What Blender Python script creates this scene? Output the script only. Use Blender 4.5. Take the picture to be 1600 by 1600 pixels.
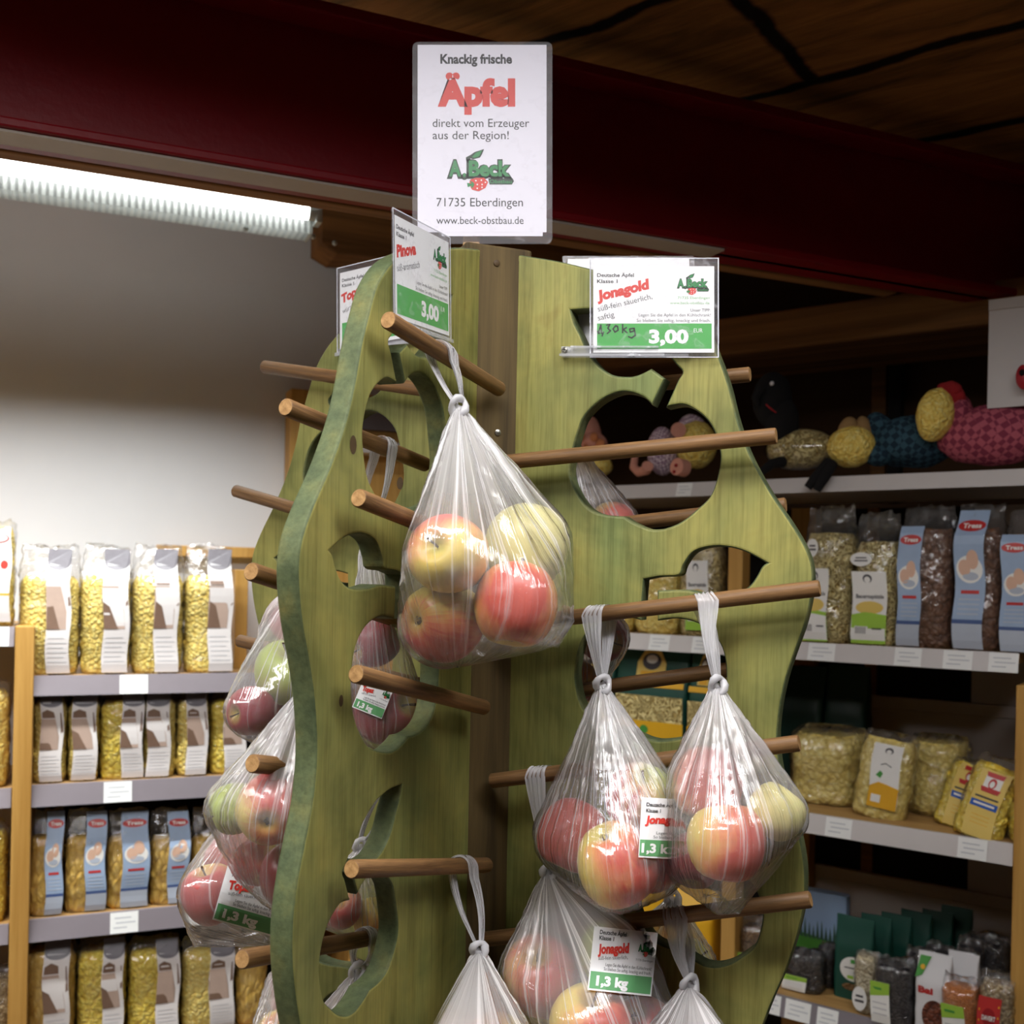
import bpy, bmesh, math, random
from mathutils import Vector, Matrix, noise
from mathutils.bvhtree import BVHTree

for o in list(bpy.data.objects):
    bpy.data.objects.remove(o, do_unlink=True)
SC = bpy.context.scene
COL = SC.collection
random.seed(7)
PI = math.pi

# ------------------------------------------------------------------ camera
F_PX, HX, HY, RHO, CZ = 1650.0, 800.0, 905.0, 0.02, 1.55
cam_d = bpy.data.cameras.new('camera')
cam = bpy.data.objects.new('camera', cam_d)
COL.objects.link(cam)
cam_d.sensor_width = 36.0
cam_d.lens = F_PX / 1600.0 * 36.0
cam_d.clip_start = 0.02
cam.matrix_world = Matrix.Translation((0, 0, CZ)) @ Matrix.Rotation(PI / 2, 4, 'X') @ Matrix.Rotation(RHO, 4, 'Z')
# the optical axis meets the frame at (800, 905) before the crop
_dx, _dy = 0.0, (HY - 800.0) / 1600.0
cam_d.shift_x = 0.0
cam_d.shift_y = _dy
cam_d.dof.use_dof = True
cam_d.dof.focus_distance = 1.03
cam_d.dof.aperture_fstop = 8.5
SC.camera = cam

# ------------------------------------------------------------------ world, light, exposure
w = bpy.data.worlds.new('world')
SC.world = w
w.use_nodes = True
w.node_tree.nodes['Background'].inputs[0].default_value = (1.0, 0.95, 0.92, 1)
w.node_tree.nodes['Background'].inputs[1].default_value = 0.045


def area(name, loc, target, sx, sy, power, col=(1, 1, 1), roll=0.0, spread=180):
    d = bpy.data.lights.new(name, 'AREA')
    d.shape = 'RECTANGLE'
    d.size, d.size_y = sx, sy
    d.energy = power
    d.color = col
    d.spread = math.radians(spread)
    o = bpy.data.objects.new(name, d)
    COL.objects.link(o)
    o.location = loc
    v = Vector(target) - Vector(loc)
    o.rotation_euler = v.to_track_quat('-Z', 'Y').to_euler()
    if roll:
        o.rotation_euler = (v.to_track_quat('-Z', 'Y').to_matrix() @ Matrix.Rotation(roll, 3, 'Z')).to_euler()
    return o


area('ceiling_tube_near_stand', (0.16, 0.46, 2.34), (0.16, 0.58, 1.3), 1.5, 0.14, 18.0, (1.0, 0.985, 0.98), 0, 156)
area('fill_light_right_shelf', (1.5, 0.05, 2.45), (1.42, 0.35, 1.2), 1.5, 0.25, 100.0, (1.0, 0.97, 0.94), 0, 150)  # unseen fill lamp, added to light the right shelf
area('ceiling_tube_left_aisle', (-1.2, 0.2, 2.4), (-1.1, 0.5, 1.2), 1.5, 0.2, 24.0, (1.0, 0.97, 0.94), 0, 140)

area('fill_light_shelf_backs', (0.5, -2.4, 2.55), (0.5, -2.0, 1.2), 1.5, 0.25, 60.0, (1.0, 0.97, 0.94), 0, 165)  # unseen fill lamp, added to brighten the backs of the right shelf

SC.view_settings.view_transform = 'Standard'
SC.view_settings.look = 'None'
SC.view_settings.gamma = 1.0
SC.view_settings.use_curve_mapping = False
SC.view_settings.exposure = 0.0
SC.cycles.transparent_max_bounces = 40
SC.cycles.max_bounces = 8
SC.cycles.diffuse_bounces = 3
SC.cycles.glossy_bounces = 3
SC.cycles.transmission_bounces = 4
SC.cycles.caustics_reflective = False
SC.cycles.caustics_refractive = False
SC.cycles.use_denoising = True
SC.cycles.sample_clamp_indirect = 4.0


# ------------------------------------------------------------------ picture ray helpers
def ray(px, py):
    a, b = px - HX, py - HY
    c, s = math.cos(RHO), math.sin(RHO)
    return Vector(((a * c + b * s) / F_PX, 1.0, -(-a * s + b * c) / F_PX))


CAM = Vector((0, 0, CZ))


def P(px, py, Y):
    return CAM + ray(px, py) * Y


def onpl(px, py, p, n):
    d = ray(px, py)
    return CAM + d * ((p - CAM).dot(n) / d.dot(n))


# ------------------------------------------------------------------ materials
def S(r, g, b):
    def f(c):
        c /= 255.0
        return c / 12.92 if c <= 0.04045 else ((c + 0.055) / 1.055) ** 2.4
    return (f(r), f(g), f(b), 1.0)


MATS = {}


class NT:
    def __init__(s, name):
        s.m = bpy.data.materials.new(name)
        s.m.use_nodes = True
        s.t = s.m.node_tree
        s.t.nodes.clear()
        s.out = s.n('ShaderNodeOutputMaterial')
        MATS[name] = s.m

    def n(s, typ, **kw):
        nd = s.t.nodes.new(typ)
        for k, v in kw.items():
            if k.startswith('i_'):
                key = k[2:].replace('_', ' ')
                nd.inputs[key].default_value = v
            else:
                setattr(nd, k, v)
        return nd

    def l(s, a, b):
        s.t.links.new(a, b)

    def coords(s, kind='Object', scale=(1, 1, 1), rot=(0, 0, 0)):
        tc = s.n('ShaderNodeTexCoord')
        mp = s.n('ShaderNodeMapping')
        mp.inputs['Scale'].default_value = scale
        mp.inputs['Rotation'].default_value = rot
        s.l(tc.outputs[kind], mp.inputs['Vector'])
        return mp.outputs['Vector']

    def noise(s, vec, scale=5, detail=4, rough=0.55, dist=0.0):
        nd = s.n('ShaderNodeTexNoise')
        nd.inputs['Scale'].default_value = scale
        nd.inputs['Detail'].default_value = detail
        nd.inputs['Roughness'].default_value = rough
        nd.inputs['Distortion'].default_value = dist
        s.l(vec, nd.inputs['Vector'])
        return nd.outputs['Fac']

    def ramp(s, fac, stops):
        r = s.n('ShaderNodeValToRGB')
        el = r.color_ramp.elements
        while len(el) > 1:
            el.remove(el[-1])
        el[0].position, el[0].color = stops[0]
        for p, c in stops[1:]:
            e = el.new(p)
            e.color = c
        s.l(fac, r.inputs['Fac'])
        return r.outputs['Color']

    def mix(s, fac, a, b, blend='MIX'):
        m = s.n('ShaderNodeMix', data_type='RGBA', blend_type=blend)
        for sock, v in ((m.inputs[0], fac), (m.inputs[6], a), (m.inputs[7], b)):
            if hasattr(v, 'is_linked') or hasattr(v, 'links'):
                s.l(v, sock)
            else:
                sock.default_value = v
        return m.outputs[2]

    def math(s, op, a, b=0.0, clamp=False):
        m = s.n('ShaderNodeMath', operation=op, use_clamp=clamp)
        for sock, v in ((m.inputs[0], a), (m.inputs[1], b)):
            if hasattr(v, 'links'):
                s.l(v, sock)
            else:
                sock.default_value = v
        return m.outputs[0]

    def bump(s, h, strength=0.3, dist=0.005):
        b = s.n('ShaderNodeBump')
        b.inputs['Strength'].default_value = strength
        b.inputs['Distance'].default_value = dist
        s.l(h, b.inputs['Height'])
        return b.outputs['Normal']

    def pbr(s, col, rough=0.6, normal=None, metal=0.0, spec=0.5, **kw):
        b = s.n('ShaderNodeBsdfPrincipled')
        for key, v in (('Base Color', col), ('Roughness', rough), ('Metallic', metal), ('Specular IOR Level', spec)):
            if hasattr(v, 'links'):
                s.l(v, b.inputs[key])
            else:
                b.inputs[key].default_value = v
        for k, v in kw.items():
            b.inputs[k.replace('_', ' ')].default_value = v
        if normal is not None:
            s.l(normal, b.inputs['Normal'])
        s.l(b.outputs[0], s.out.inputs['Surface'])
        return b


def mul(c, k):
    return (c[0] * k, c[1] * k, c[2] * k, 1.0)


def plain(name, c, rough=0.6, var=0.12, scale=30, metal=0.0, spec=0.4, bump=0.0, **kw):
    if name in MATS:
        return name
    n = NT(name)
    f = n.noise(n.coords('Object'), scale, 3)
    col = n.mix(f, mul(c, 1 - var), mul(c, 1 + var))
    n.pbr(col, rough, n.bump(f, bump, 0.002) if bump else None, metal, spec, **kw)
    return name


def wood(name, c1, c2, axis=2, scale=40, rough=0.6, bump=0.15, spec=0.3, knots=None):
    n = NT(name)
    sc = [1.0, 1.0, 1.0]
    sc[axis] = 0.045
    v = n.coords('Object', tuple(sc))
    f = n.noise(v, scale, 6, 0.6, 0.6)
    f2 = n.noise(v, scale * 6, 3, 0.6)
    g = n.math('ADD', n.math('MULTIPLY', f, 0.75), n.math('MULTIPLY', f2, 0.25))
    col = n.ramp(g, [(0.36, c1), (0.62, c2)])
    n.pbr(col, rough, n.bump(g, bump, 0.002), 0.0, spec)
    return name


# painted / stained board of the stand (local X = across, Y = up the board)
n = NT('green_stained_board')
v = n.coords('Object', (1.0, 0.04, 1.0))
v0 = n.coords('Object')
grain = n.noise(v, 90, 6, 0.65, 0.4)
fine = n.noise(v, 420, 2, 0.6)
tone = n.noise(v0, 7.5, 4, 0.6, 0.4)
tone2 = n.noise(n.coords('Object', (1, 0.25, 1), (0, 0, 0.0)), 9, 2, 0.5)
c = n.ramp(tone, [(0.34, S(110, 113, 62)), (0.5, S(140, 139, 78)), (0.62, S(158, 152, 84)), (0.74, S(142, 127, 66))])
teal = n.ramp(tone2, [(0.50, (0, 0, 0, 1)), (0.72, (1, 1, 1, 1))])
c = n.mix(n.math('MULTIPLY', teal, 0.55), c, S(106, 138, 88))
g = n.ramp(grain, [(0.28, (0.60, 0.58, 0.5, 1)), (0.5, (1, 1, 1, 1)), (0.8, (1.0, 1.0, 0.92, 1))])
c = n.mix(0.95, c, g, 'MULTIPLY')
g2 = n.ramp(fine, [(0.3, (0.72, 0.72, 0.66, 1)), (0.55, (1, 1, 1, 1))])
c = n.mix(0.7, c, g2, 'MULTIPLY')
n.pbr(c, 0.55, n.bump(n.math('ADD', grain, fine), 0.18, 0.002), 0.0, 0.35)
# weathered blue-green on the sawn edges
n = NT('green_board_edge')
v = n.coords('Object')
f = n.noise(v, 26, 5, 0.6)
f2 = n.noise(v, 160, 4, 0.7)
c = n.ramp(f, [(0.32, S(74, 86, 58)), (0.5, S(92, 102, 68)), (0.66, S(112, 114, 70)), (0.80, S(146, 128, 66))])
c = n.mix(0.7, c, n.ramp(f2, [(0.3, (0.55, 0.55, 0.5, 1)), (0.6, (1, 1, 1, 1))]), 'MULTIPLY')
n.pbr(c, 0.65, n.bump(f2, 0.2, 0.002), 0.0, 0.3)

wood('post_wood', S(66, 53, 31), S(104, 86, 52), 2, 34, 0.65, 0.2)
wood('peg_wood', S(88, 62, 38), S(142, 106, 68), 2, 160, 0.5, 0.15)
wood('peg_end', S(140, 104, 62), S(182, 142, 92), 2, 120, 0.7, 0.2)
wood('pine_upright', S(176, 130, 62), S(206, 160, 88), 2, 26, 0.5, 0.05)
wood('pine_board', S(160, 122, 72), S(196, 156, 98), 0, 26, 0.5, 0.05)
wood('old_timber', S(92, 60, 30), S(150, 104, 58), 0, 14, 0.8, 0.5)
wood('cardboard_panel', S(66, 44, 25), S(80, 55, 31), 0, 6, 0.85, 0.05)
plain('dark_knot', S(76, 58, 34), 0.6, 0.2, 200)
plain('white_wall_paint', S(220, 219, 221), 0.85, 0.03, 12, bump=0.05)
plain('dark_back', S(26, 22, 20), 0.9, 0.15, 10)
plain('lit_underside_grey', S(176, 164, 152), 0.6, 0.12, 14)  # lamp light on the beam's underside, put into the colour
plain('grey_panel', S(200, 192, 186), 0.7, 0.05, 10)
plain('floor_tile', S(126, 112, 98), 0.5, 0.1, 6)
plain('rail_grey', S(134, 126, 132), 0.35, 0.05, 30)
plain('rail_white', S(206, 200, 198), 0.4, 0.04, 20)
plain('tag_white', S(238, 238, 236), 0.6, 0.02, 20)
plain('tag_ink', S(196, 198, 202), 0.6, 0.05, 40)
plain('paper_white', S(240, 240, 242), 0.5, 0.012, 30)
plain('paper_lilac', S(232, 229, 240), 0.5, 0.012, 30)
plain('ink_black', S(30, 30, 34), 0.5, 0.1, 60)
plain('ink_grey', S(96, 96, 100), 0.5, 0.1, 60)
plain('ink_red', S(214, 62, 52), 0.5, 0.05, 60)
plain('ink_green', S(72, 168, 78), 0.5, 0.03, 30)
plain('ink_leaf', S(36, 132, 68), 0.5, 0.06, 60)
plain('ink_dark_green', S(18, 46, 26), 0.5, 0.1, 60)
plain('ink_pale_green', S(132, 190, 128), 0.5, 0.05, 60)
plain('label_green', S(96, 158, 104), 0.5, 0.05, 40)
plain('screw_steel', S(170, 168, 160), 0.3, 0.1, 200, 0.9)
plain('stem_brown', S(70, 52, 28), 0.7, 0.3, 300)
plain('calyx_dark', S(60, 52, 34), 0.8, 0.3, 300)
plain('lamp_metal', S(196, 202, 200), 0.35, 0.05, 30, 0.3)
plain('clear_edge', S(226, 226, 236), 0.25, 0.02, 30)


def apple_mat(name, base, mid, red, cover, streak):
    n = NT(name)
    tc = n.n('ShaderNodeTexCoord')
    oi = n.n('ShaderNodeObjectInfo')
    off = n.n('ShaderNodeVectorMath', operation='ADD')
    n.l(tc.outputs['Object'], off.inputs[0])
    sc3 = n.n('ShaderNodeVectorMath', operation='SCALE')
    comb = n.n('ShaderNodeCombineXYZ')
    for k in range(3):
        n.l(oi.outputs['Random'], comb.inputs[k])
    n.l(comb.outputs[0], sc3.inputs[0])
    sc3.inputs['Scale'].default_value = 9.0
    n.l(sc3.outputs[0], off.inputs[1])
    sep = n.n('ShaderNodeSeparateXYZ')
    n.l(tc.outputs['Object'], sep.inputs[0])
    big = n.noise(off.outputs[0], 14, 3, 0.5, 0.3)
    # meridian streaks: longitude angle around the core
    ang = n.math('ARCTAN2', sep.outputs[1], sep.outputs[0])
    cv = n.n('ShaderNodeCombineXYZ')
    n.l(n.math('MULTIPLY', n.math('COSINE', ang), 1.0), cv.inputs[0])
    n.l(n.math('MULTIPLY', n.math('SINE', ang), 1.0), cv.inputs[1])
    n.l(n.math('MULTIPLY', sep.outputs[2], 4.0), cv.inputs[2])
    st = n.noise(cv.outputs[0], 9, 4, 0.65, 0.2)
    # blush is strongest on one cheek (local +X) and fades to the shaded cheek
    cheek = n.math('MULTIPLY', sep.outputs[0], 11.0)
    s = n.math('ADD', n.math('MULTIPLY', big, 0.9), n.math('MULTIPLY', st, streak))
    s = n.math('ADD', s, n.math('MULTIPLY', cheek, 0.85))
    s = n.math('ADD', s, cover)
    col = n.ramp(s, [(0.30, base), (0.50, mid), (0.66, red), (1.0, mul(red, 0.72))])
    # green-yellow round the stalk hollow
    rad = n.math('SQRT', n.math('ADD', n.math('POWER', sep.outputs[0], 2.0), n.math('POWER', sep.outputs[1], 2.0)))
    hol = n.ramp(n.math('MULTIPLY', rad, 30.0), [(0.15, (1, 1, 1, 1)), (0.55, (0, 0, 0, 1))])
    col = n.mix(n.math('MULTIPLY', hol, 0.7), col, S(196, 190, 92))
    vor = n.n('ShaderNodeTexVoronoi')
    vor.inputs['Scale'].default_value = 170
    n.l(off.outputs[0], vor.inputs['Vector'])
    dots = n.ramp(vor.outputs['Distance'], [(0.06, (1, 1, 1, 1)), (0.14, (0, 0, 0, 1))])
    col = n.mix(n.math('MULTIPLY', dots, 0.22), col, S(240, 220, 150))
    n.pbr(col, 0.32, None, 0, 0.45)
    b = [x for x in n.t.nodes if x.type == 'BSDF_PRINCIPLED'][0]
    b.inputs['Subsurface Weight'].default_value = 0.08
    b.inputs['Subsurface Radius'].default_value = (0.01, 0.006, 0.003)
    b.inputs['Subsurface Scale'].default_value = 0.4


YG, YE = S(206, 204, 96), S(236, 208, 104)
apple_mat('apple_yellow_red', YE, S(236, 150, 84), S(214, 80, 58), -0.20, 0.26)
apple_mat('apple_red', S(228, 204, 108), S(224, 124, 86), S(204, 66, 60), -0.05, 0.36)
apple_mat('apple_dark_red', S(206, 150, 90), S(182, 84, 76), S(158, 46, 58), 0.16, 0.25)
apple_mat('apple_yellow', S(236, 226, 138), S(238, 210, 110), S(226, 140, 84), -0.62, 0.15)
apple_mat('apple_green', S(176, 192, 78), S(196, 190, 90), S(196, 96, 70), -0.50, 0.15)
apple_mat('apple_green_red', S(190, 204, 100), S(214, 170, 96), S(196, 56, 62), -0.05, 0.3)


def film(name, base, streak_amt, sx, sy, tint=(1, 1, 1, 1), rough=0.14, bump=0.5, gloss=1.0, top=0.0):
    """thin plastic film: clear, glints and haze painted white along the folds, glossy. UV: u round the bag, v up to the knot"""
    n = NT(name)
    uv = n.n('ShaderNodeTexCoord').outputs['UV']
    mp = n.n('ShaderNodeMapping')
    mp.inputs['Scale'].default_value = (sx, sy, 1)
    n.l(uv, mp.inputs['Vector'])
    s1 = n.noise(mp.outputs[0], 1.0, 3, 0.6, 0.08)
    s2 = n.noise(mp.outputs[0], 3.1, 3, 0.6, 0.4)
    sep = n.n('ShaderNodeSeparateXYZ')
    n.l(uv, sep.inputs[0])
    ridge = n.ramp(s1, [(0.50, (0, 0, 0, 1)), (0.565, (0.16, 0.16, 0.16, 1)), (0.61, (1, 1, 1, 1)), (0.65, (0.25, 0.25, 0.25, 1)), (0.75, (0.7, 0.7, 0.7, 1))])
    dens = n.math('MULTIPLY', n.math('POWER', sep.outputs[1], 2.4), top)
    fac = n.math('ADD', base, n.math('MULTIPLY', ridge, n.math('ADD', n.math('MULTIPLY', n.math('ADD', sep.outputs[1], 0.3), streak_amt), n.math('MULTIPLY', dens, 0.7))))
    fac = n.math('ADD', fac, n.math('MULTIPLY', dens, 0.5), True)
    nb = n.bump(n.math('ADD', s1, n.math('MULTIPLY', s2, 0.35)), bump, 0.004)
    tr = n.n('ShaderNodeBsdfTransparent')
    tr.inputs[0].default_value = (0.975, 0.975, 0.98, 1)
    di = n.n('ShaderNodeBsdfDiffuse')
    di.inputs[0].default_value = mul(tint, 0.97)
    tl = n.n('ShaderNodeBsdfTranslucent')
    tl.inputs[0].default_value = mul(tint, 0.97)
    n.l(nb, di.inputs['Normal'])
    dt = n.n('ShaderNodeMixShader')
    dt.inputs[0].default_value = 0.28
    n.l(di.outputs[0], dt.inputs[1])
    n.l(tl.outputs[0], dt.inputs[2])
    m1 = n.n('ShaderNodeMixShader')
    n.l(fac, m1.inputs[0])
    n.l(tr.outputs[0], m1.inputs[1])
    n.l(dt.outputs[0], m1.inputs[2])
    gl = n.n('ShaderNodeBsdfGlossy')
    gl.inputs['Roughness'].default_value = rough
    n.l(nb, gl.inputs['Normal'])
    lw = n.n('ShaderNodeLayerWeight')
    lw.inputs['Blend'].default_value = 0.5
    n.l(nb, lw.inputs['Normal'])
    fr = n.math('ADD', 0.045, n.math('MULTIPLY', n.math('POWER', lw.outputs['Facing'], 5.0), 0.955))
    m2 = n.n('ShaderNodeMixShader')
    n.l(n.math('MULTIPLY', fr, gloss, True), m2.inputs[0])
    n.l(m1.outputs[0], m2.inputs[1])
    n.l(gl.outputs[0], m2.inputs[2])
    n.l(m2.outputs[0], n.out.inputs['Surface'])


film('bag_film', 0.085, 0.42, 74, 0.4, (1.0, 0.985, 1.0, 1), 0.09, 0.6, 2.2, 1.1)
film('bag_loop_film', 0.62, 0.4, 10, 3, (0.97, 0.96, 1.0, 1), 0.2, 0.5, 1.3, 0.0)
film('pasta_film', 0.012, 0.05, 9, 6, (1, 1, 1, 1), 0.09, 1.4, 2.2, 0.08)
film('clear_sleeve', 0.05, 0.03, 3, 3, (0.95, 0.93, 1.0, 1), 0.12, 0.06, 0.7, 0.0)
film('matte_sleeve', 0.05, 0.02, 3, 3, (0.95, 0.93, 1.0, 1), 0.4, 0.03, 0.35, 0.0)
film('clear_rail', 0.28, 0.06, 3, 3, (0.93, 0.94, 1.0, 1), 0.15, 0.1, 1.5, 0.0)


def pasta_mat(name, c1, c2, c3, scale, rough=0.4, stretch=(1, 1, 1)):
    n = NT(name)
    v = n.coords('Object', stretch)
    vor = n.n('ShaderNodeTexVoronoi', feature='F1')
    vor.inputs['Scale'].default_value = scale
    vor.inputs['Randomness'].default_value = 1.0
    dv = n.n('ShaderNodeVectorMath', operation='ADD')
    nn = n.n('ShaderNodeTexNoise')
    nn.inputs['Scale'].default_value = scale * 0.7
    n.l(v, nn.inputs['Vector'])
    sc = n.n('ShaderNodeVectorMath', operation='SCALE')
    sc.inputs['Scale'].default_value = 1.6 / scale
    n.l(nn.outputs['Color'], sc.inputs[0])
    n.l(v, dv.inputs[0])
    n.l(sc.outputs[0], dv.inputs[1])
    n.l(dv.outputs[0], vor.inputs['Vector'])
    d = vor.outputs['Distance']
    col = n.ramp(d, [(0.0, c3), (0.45, c2), (0.95, c1)])
    col = n.mix(0.12, col, n.ramp(n.noise(v, scale * 0.25, 2), [(0.35, (0.7, 0.66, 0.6, 1)), (0.6, (1, 1, 1, 1))]), 'MULTIPLY')
    n.pbr(col, rough, n.bump(n.math('SUBTRACT', 1.0, d), 0.6, 0.010), 0, 0.4)


pasta_mat('pasta_yellow', S(232, 190, 78), S(252, 224, 116), S(255, 240, 160), 130)
pasta_mat('pasta_bright', S(230, 186, 50), S(250, 220, 84), S(255, 236, 120), 110)
pasta_mat('pasta_penne', S(196, 146, 54), S(236, 192, 90), S(246, 212, 124), 95, 0.4, (1.0, 1.0, 0.5))
n = NT('pasta_noodle')
v = n.coords('Object')
f1 = n.noise(v, 26, 1.0, 0.4, 1.6)
f2 = n.noise(n.coords('Object', (1, 1, 1), (1.1, 0.4, 0.7)), 30, 1.0, 0.4, 1.9)
st1 = n.math('SINE', n.math('MULTIPLY', f1, 62.0))
st2 = n.math('SINE', n.math('MULTIPLY', f2, 56.0))
hh = n.math('MULTIPLY', n.math('ADD', n.math('MAXIMUM', st1, st2), 1.0), 0.5)
n.pbr(n.ramp(hh, [(0.15, S(150, 114, 48)), (0.5, S(230, 198, 112)), (0.95, S(252, 234, 166))]), 0.4, n.bump(hh, 0.9, 0.006), 0, 0.4)
pasta_mat('pasta_brown', S(74, 48, 34), S(114, 78, 58), S(140, 104, 80), 90)
pasta_mat('pasta_shell', S(206, 176, 84), S(244, 220, 128), S(252, 236, 164), 80)
pasta_mat('beans_white', S(170, 148, 110), S(220, 206, 170), S(234, 224, 196), 190)
pasta_mat('beans_black', S(18, 16, 18), S(42, 38, 42), S(62, 56, 60), 230)
pasta_mat('lentils_orange', S(196, 104, 34), S(226, 134, 56), S(236, 154, 80), 330)
pasta_mat('beans_mixed', S(84, 62, 48), S(176, 150, 106), S(226, 214, 180), 170)
pasta_mat('chestnuts', S(50, 24, 18), S(112, 60, 42), S(150, 88, 62), 120)
pasta_mat('grain_brown', S(70, 48, 26), S(126, 92, 52), S(150, 116, 70), 200)

plain('lbl_white', S(226, 220, 218), 0.5, 0.04, 60)
plain('lbl_grey', S(120, 116, 122), 0.4, 0.15, 80)
plain('lbl_pinkbrown', S(184, 160, 146), 0.5, 0.12, 40)
plain('lbl_brown', S(122, 96, 80), 0.5, 0.15, 60)
plain('lbl_line', S(196, 194, 196), 0.5, 0.05, 60)
plain('lbl_blue', S(158, 178, 206), 0.4, 0.1, 40)
plain('lbl_blue_dark', S(72, 92, 140), 0.4, 0.08, 40)
plain('lbl_blue_grey', S(182, 190, 204), 0.4, 0.05, 40)
plain('lbl_red', S(190, 52, 50), 0.4, 0.06, 40)
plain('lbl_skin', S(220, 180, 156), 0.5, 0.08, 60)
plain('lbl_offwhite', S(236, 234, 230), 0.5, 0.03, 40)
plain('lbl_lime', S(158, 200, 72), 0.5, 0.06, 40)
plain('lbl_mustard', S(226, 170, 40), 0.5, 0.06, 40)
plain('lbl_blue_strong', S(40, 88, 176), 0.45, 0.06, 40)
plain('lbl_yellow', S(226, 196, 104), 0.5, 0.06, 40)
plain('lbl_ink', S(70, 66, 70), 0.5, 0.1, 60)
plain('lbl_green_mid', S(74, 150, 66), 0.5, 0.1, 50)
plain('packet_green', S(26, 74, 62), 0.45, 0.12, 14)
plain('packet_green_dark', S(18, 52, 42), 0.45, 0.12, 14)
plain('packet_yellow', S(232, 178, 36), 0.45, 0.08, 14)
plain('packet_white', S(218, 216, 218), 0.5, 0.04, 14)
plain('cloth_black', S(16, 14, 15), 0.95, 0.3, 60)
plain('cloth_tan', S(150, 118, 76), 0.95, 0.1, 60)
plain('cloth_pink', S(214, 150, 130), 0.9, 0.1, 60)
plain('cloth_red', S(150, 30, 34), 0.95, 0.15, 60)
plain('plastic_red', S(170, 30, 44), 0.4, 0.1, 40)
plain('bead_white', S(220, 220, 224), 0.2, 0.02, 40)
plain('giraffe_patch', S(200, 128, 82), 0.9, 0.1, 80)
plain('sky_print', S(160, 186, 220), 0.4, 0.08, 10)
plain('grass_print', S(84, 150, 62), 0.4, 0.2, 60)
plain('grass_dark_print', S(62, 92, 76), 0.4, 0.2, 60)


def checks(name, c1, c2, size):
    n = NT(name)
    v = n.coords('Object', (1, 1, 1), (0.4, 0.6, 0.5))
    ck = n.n('ShaderNodeTexChecker')
    ck.inputs['Scale'].default_value = size
    ck.inputs['Color1'].default_value = c1
    ck.inputs['Color2'].default_value = c2
    n.l(v, ck.inputs['Vector'])
    n.pbr(ck.outputs['Color'], 0.9, n.bump(n.noise(n.coords('Object'), 40, 3), 0.4, 0.01), 0, 0.2)


checks('checked_pink', S(184, 94, 108), S(134, 56, 76), 85)
checks('checked_teal', S(54, 84, 98), S(32, 50, 64), 85)
checks('checked_lilac', S(226, 208, 216), S(150, 116, 140), 170)

# red painted steel
n = NT('red_steel_paint')
v = n.coords('Object')
f = n.noise(v, 9, 5)
f2 = n.noise(v, 160, 2, 0.5)
c = n.mix(f, S(112, 4, 18), S(132, 6, 22))
chip = n.ramp(f2, [(0.74, (0, 0, 0, 1)), (0.78, (1, 1, 1, 1))])
c = n.mix(n.math('MULTIPLY', chip, 0.35), c, S(150, 120, 110))
n.pbr(c, 0.38, n.bump(n.noise(v, 60, 4), 0.2, 0.003), 0, 0.3)

# rough ceiling planks
n = NT('ceiling_planks')
v = n.coords('Object', (1, 1, 1), (0, 0, math.radians(36)))
br = n.n('ShaderNodeTexBrick')
br.offset = 0.37
br.inputs['Scale'].default_value = 1.0
br.inputs['Brick Width'].default_value = 1.7
br.inputs['Row Height'].default_value = 0.36
br.inputs['Mortar Size'].default_value = 0.02
br.inputs['Mortar Smooth'].default_value = 0.6
br.inputs['Color1'].default_value = S(176, 130, 70)
br.inputs['Color2'].default_value = S(150, 108, 56)
br.inputs['Mortar'].default_value = S(20, 14, 8)
dn_ = n.n('ShaderNodeTexNoise')
dn_.inputs['Scale'].default_value = 5.0
dn_.inputs['Detail'].default_value = 4.0
n.l(v, dn_.inputs['Vector'])
ds_ = n.n('ShaderNodeVectorMath', operation='SCALE')
ds_.inputs['Scale'].default_value = 0.07
n.l(dn_.outputs['Color'], ds_.inputs[0])
da_ = n.n('ShaderNodeVectorMath', operation='ADD')
n.l(v, da_.inputs[0])
n.l(ds_.outputs[0], da_.inputs[1])
n.l(da_.outputs[0], br.inputs['Vector'])
mp = n.n('ShaderNodeMapping')
mp.inputs['Scale'].default_value = (0.15, 1, 1)
n.l(v, mp.inputs['Vector'])
gr = n.noise(mp.outputs[0], 18, 6, 0.65, 0.8)
c = n.mix(0.85, br.outputs['Color'], n.ramp(gr, [(0.3, (0.22, 0.2, 0.18, 1)), (0.62, (1.25, 1, 0.95, 1))]), 'MULTIPLY')
n.pbr(c, 0.8, n.bump(gr, 0.6, 0.01), 0, 0.2)

n = NT('tube_glow')
e = n.n('ShaderNodeEmission')
e.inputs[0].default_value = (0.98, 1.0, 0.95, 1)
e.inputs[1].default_value = 7.0
n.l(e.outputs[0], n.out.inputs[0])

n = NT('ribbed_lamp_cover')
v = n.coords('Object', (1, 1, 1))
wv = n.n('ShaderNodeTexWave', bands_direction='X')
wv.inputs['Scale'].default_value = 26
n.l(v, wv.inputs['Vector'])
c = n.ramp(wv.outputs['Fac'], [(0.2, S(120, 124, 126)), (0.7, S(214, 218, 218))])
b = n.pbr(c, 0.3, n.bump(wv.outputs['Fac'], 0.3, 0.003), 0.0, 0.5)
tlb = n.n('ShaderNodeBsdfTranslucent')
tlb.inputs[0].default_value = (0.85, 0.88, 0.88, 1)
mx = n.n('ShaderNodeMixShader')
mx.inputs[0].default_value = 0.5
n.l(b.outputs[0], mx.inputs[1])
n.l(tlb.outputs[0], mx.inputs[2])
n.l(mx.outputs[0], n.out.inputs['Surface'])


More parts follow.
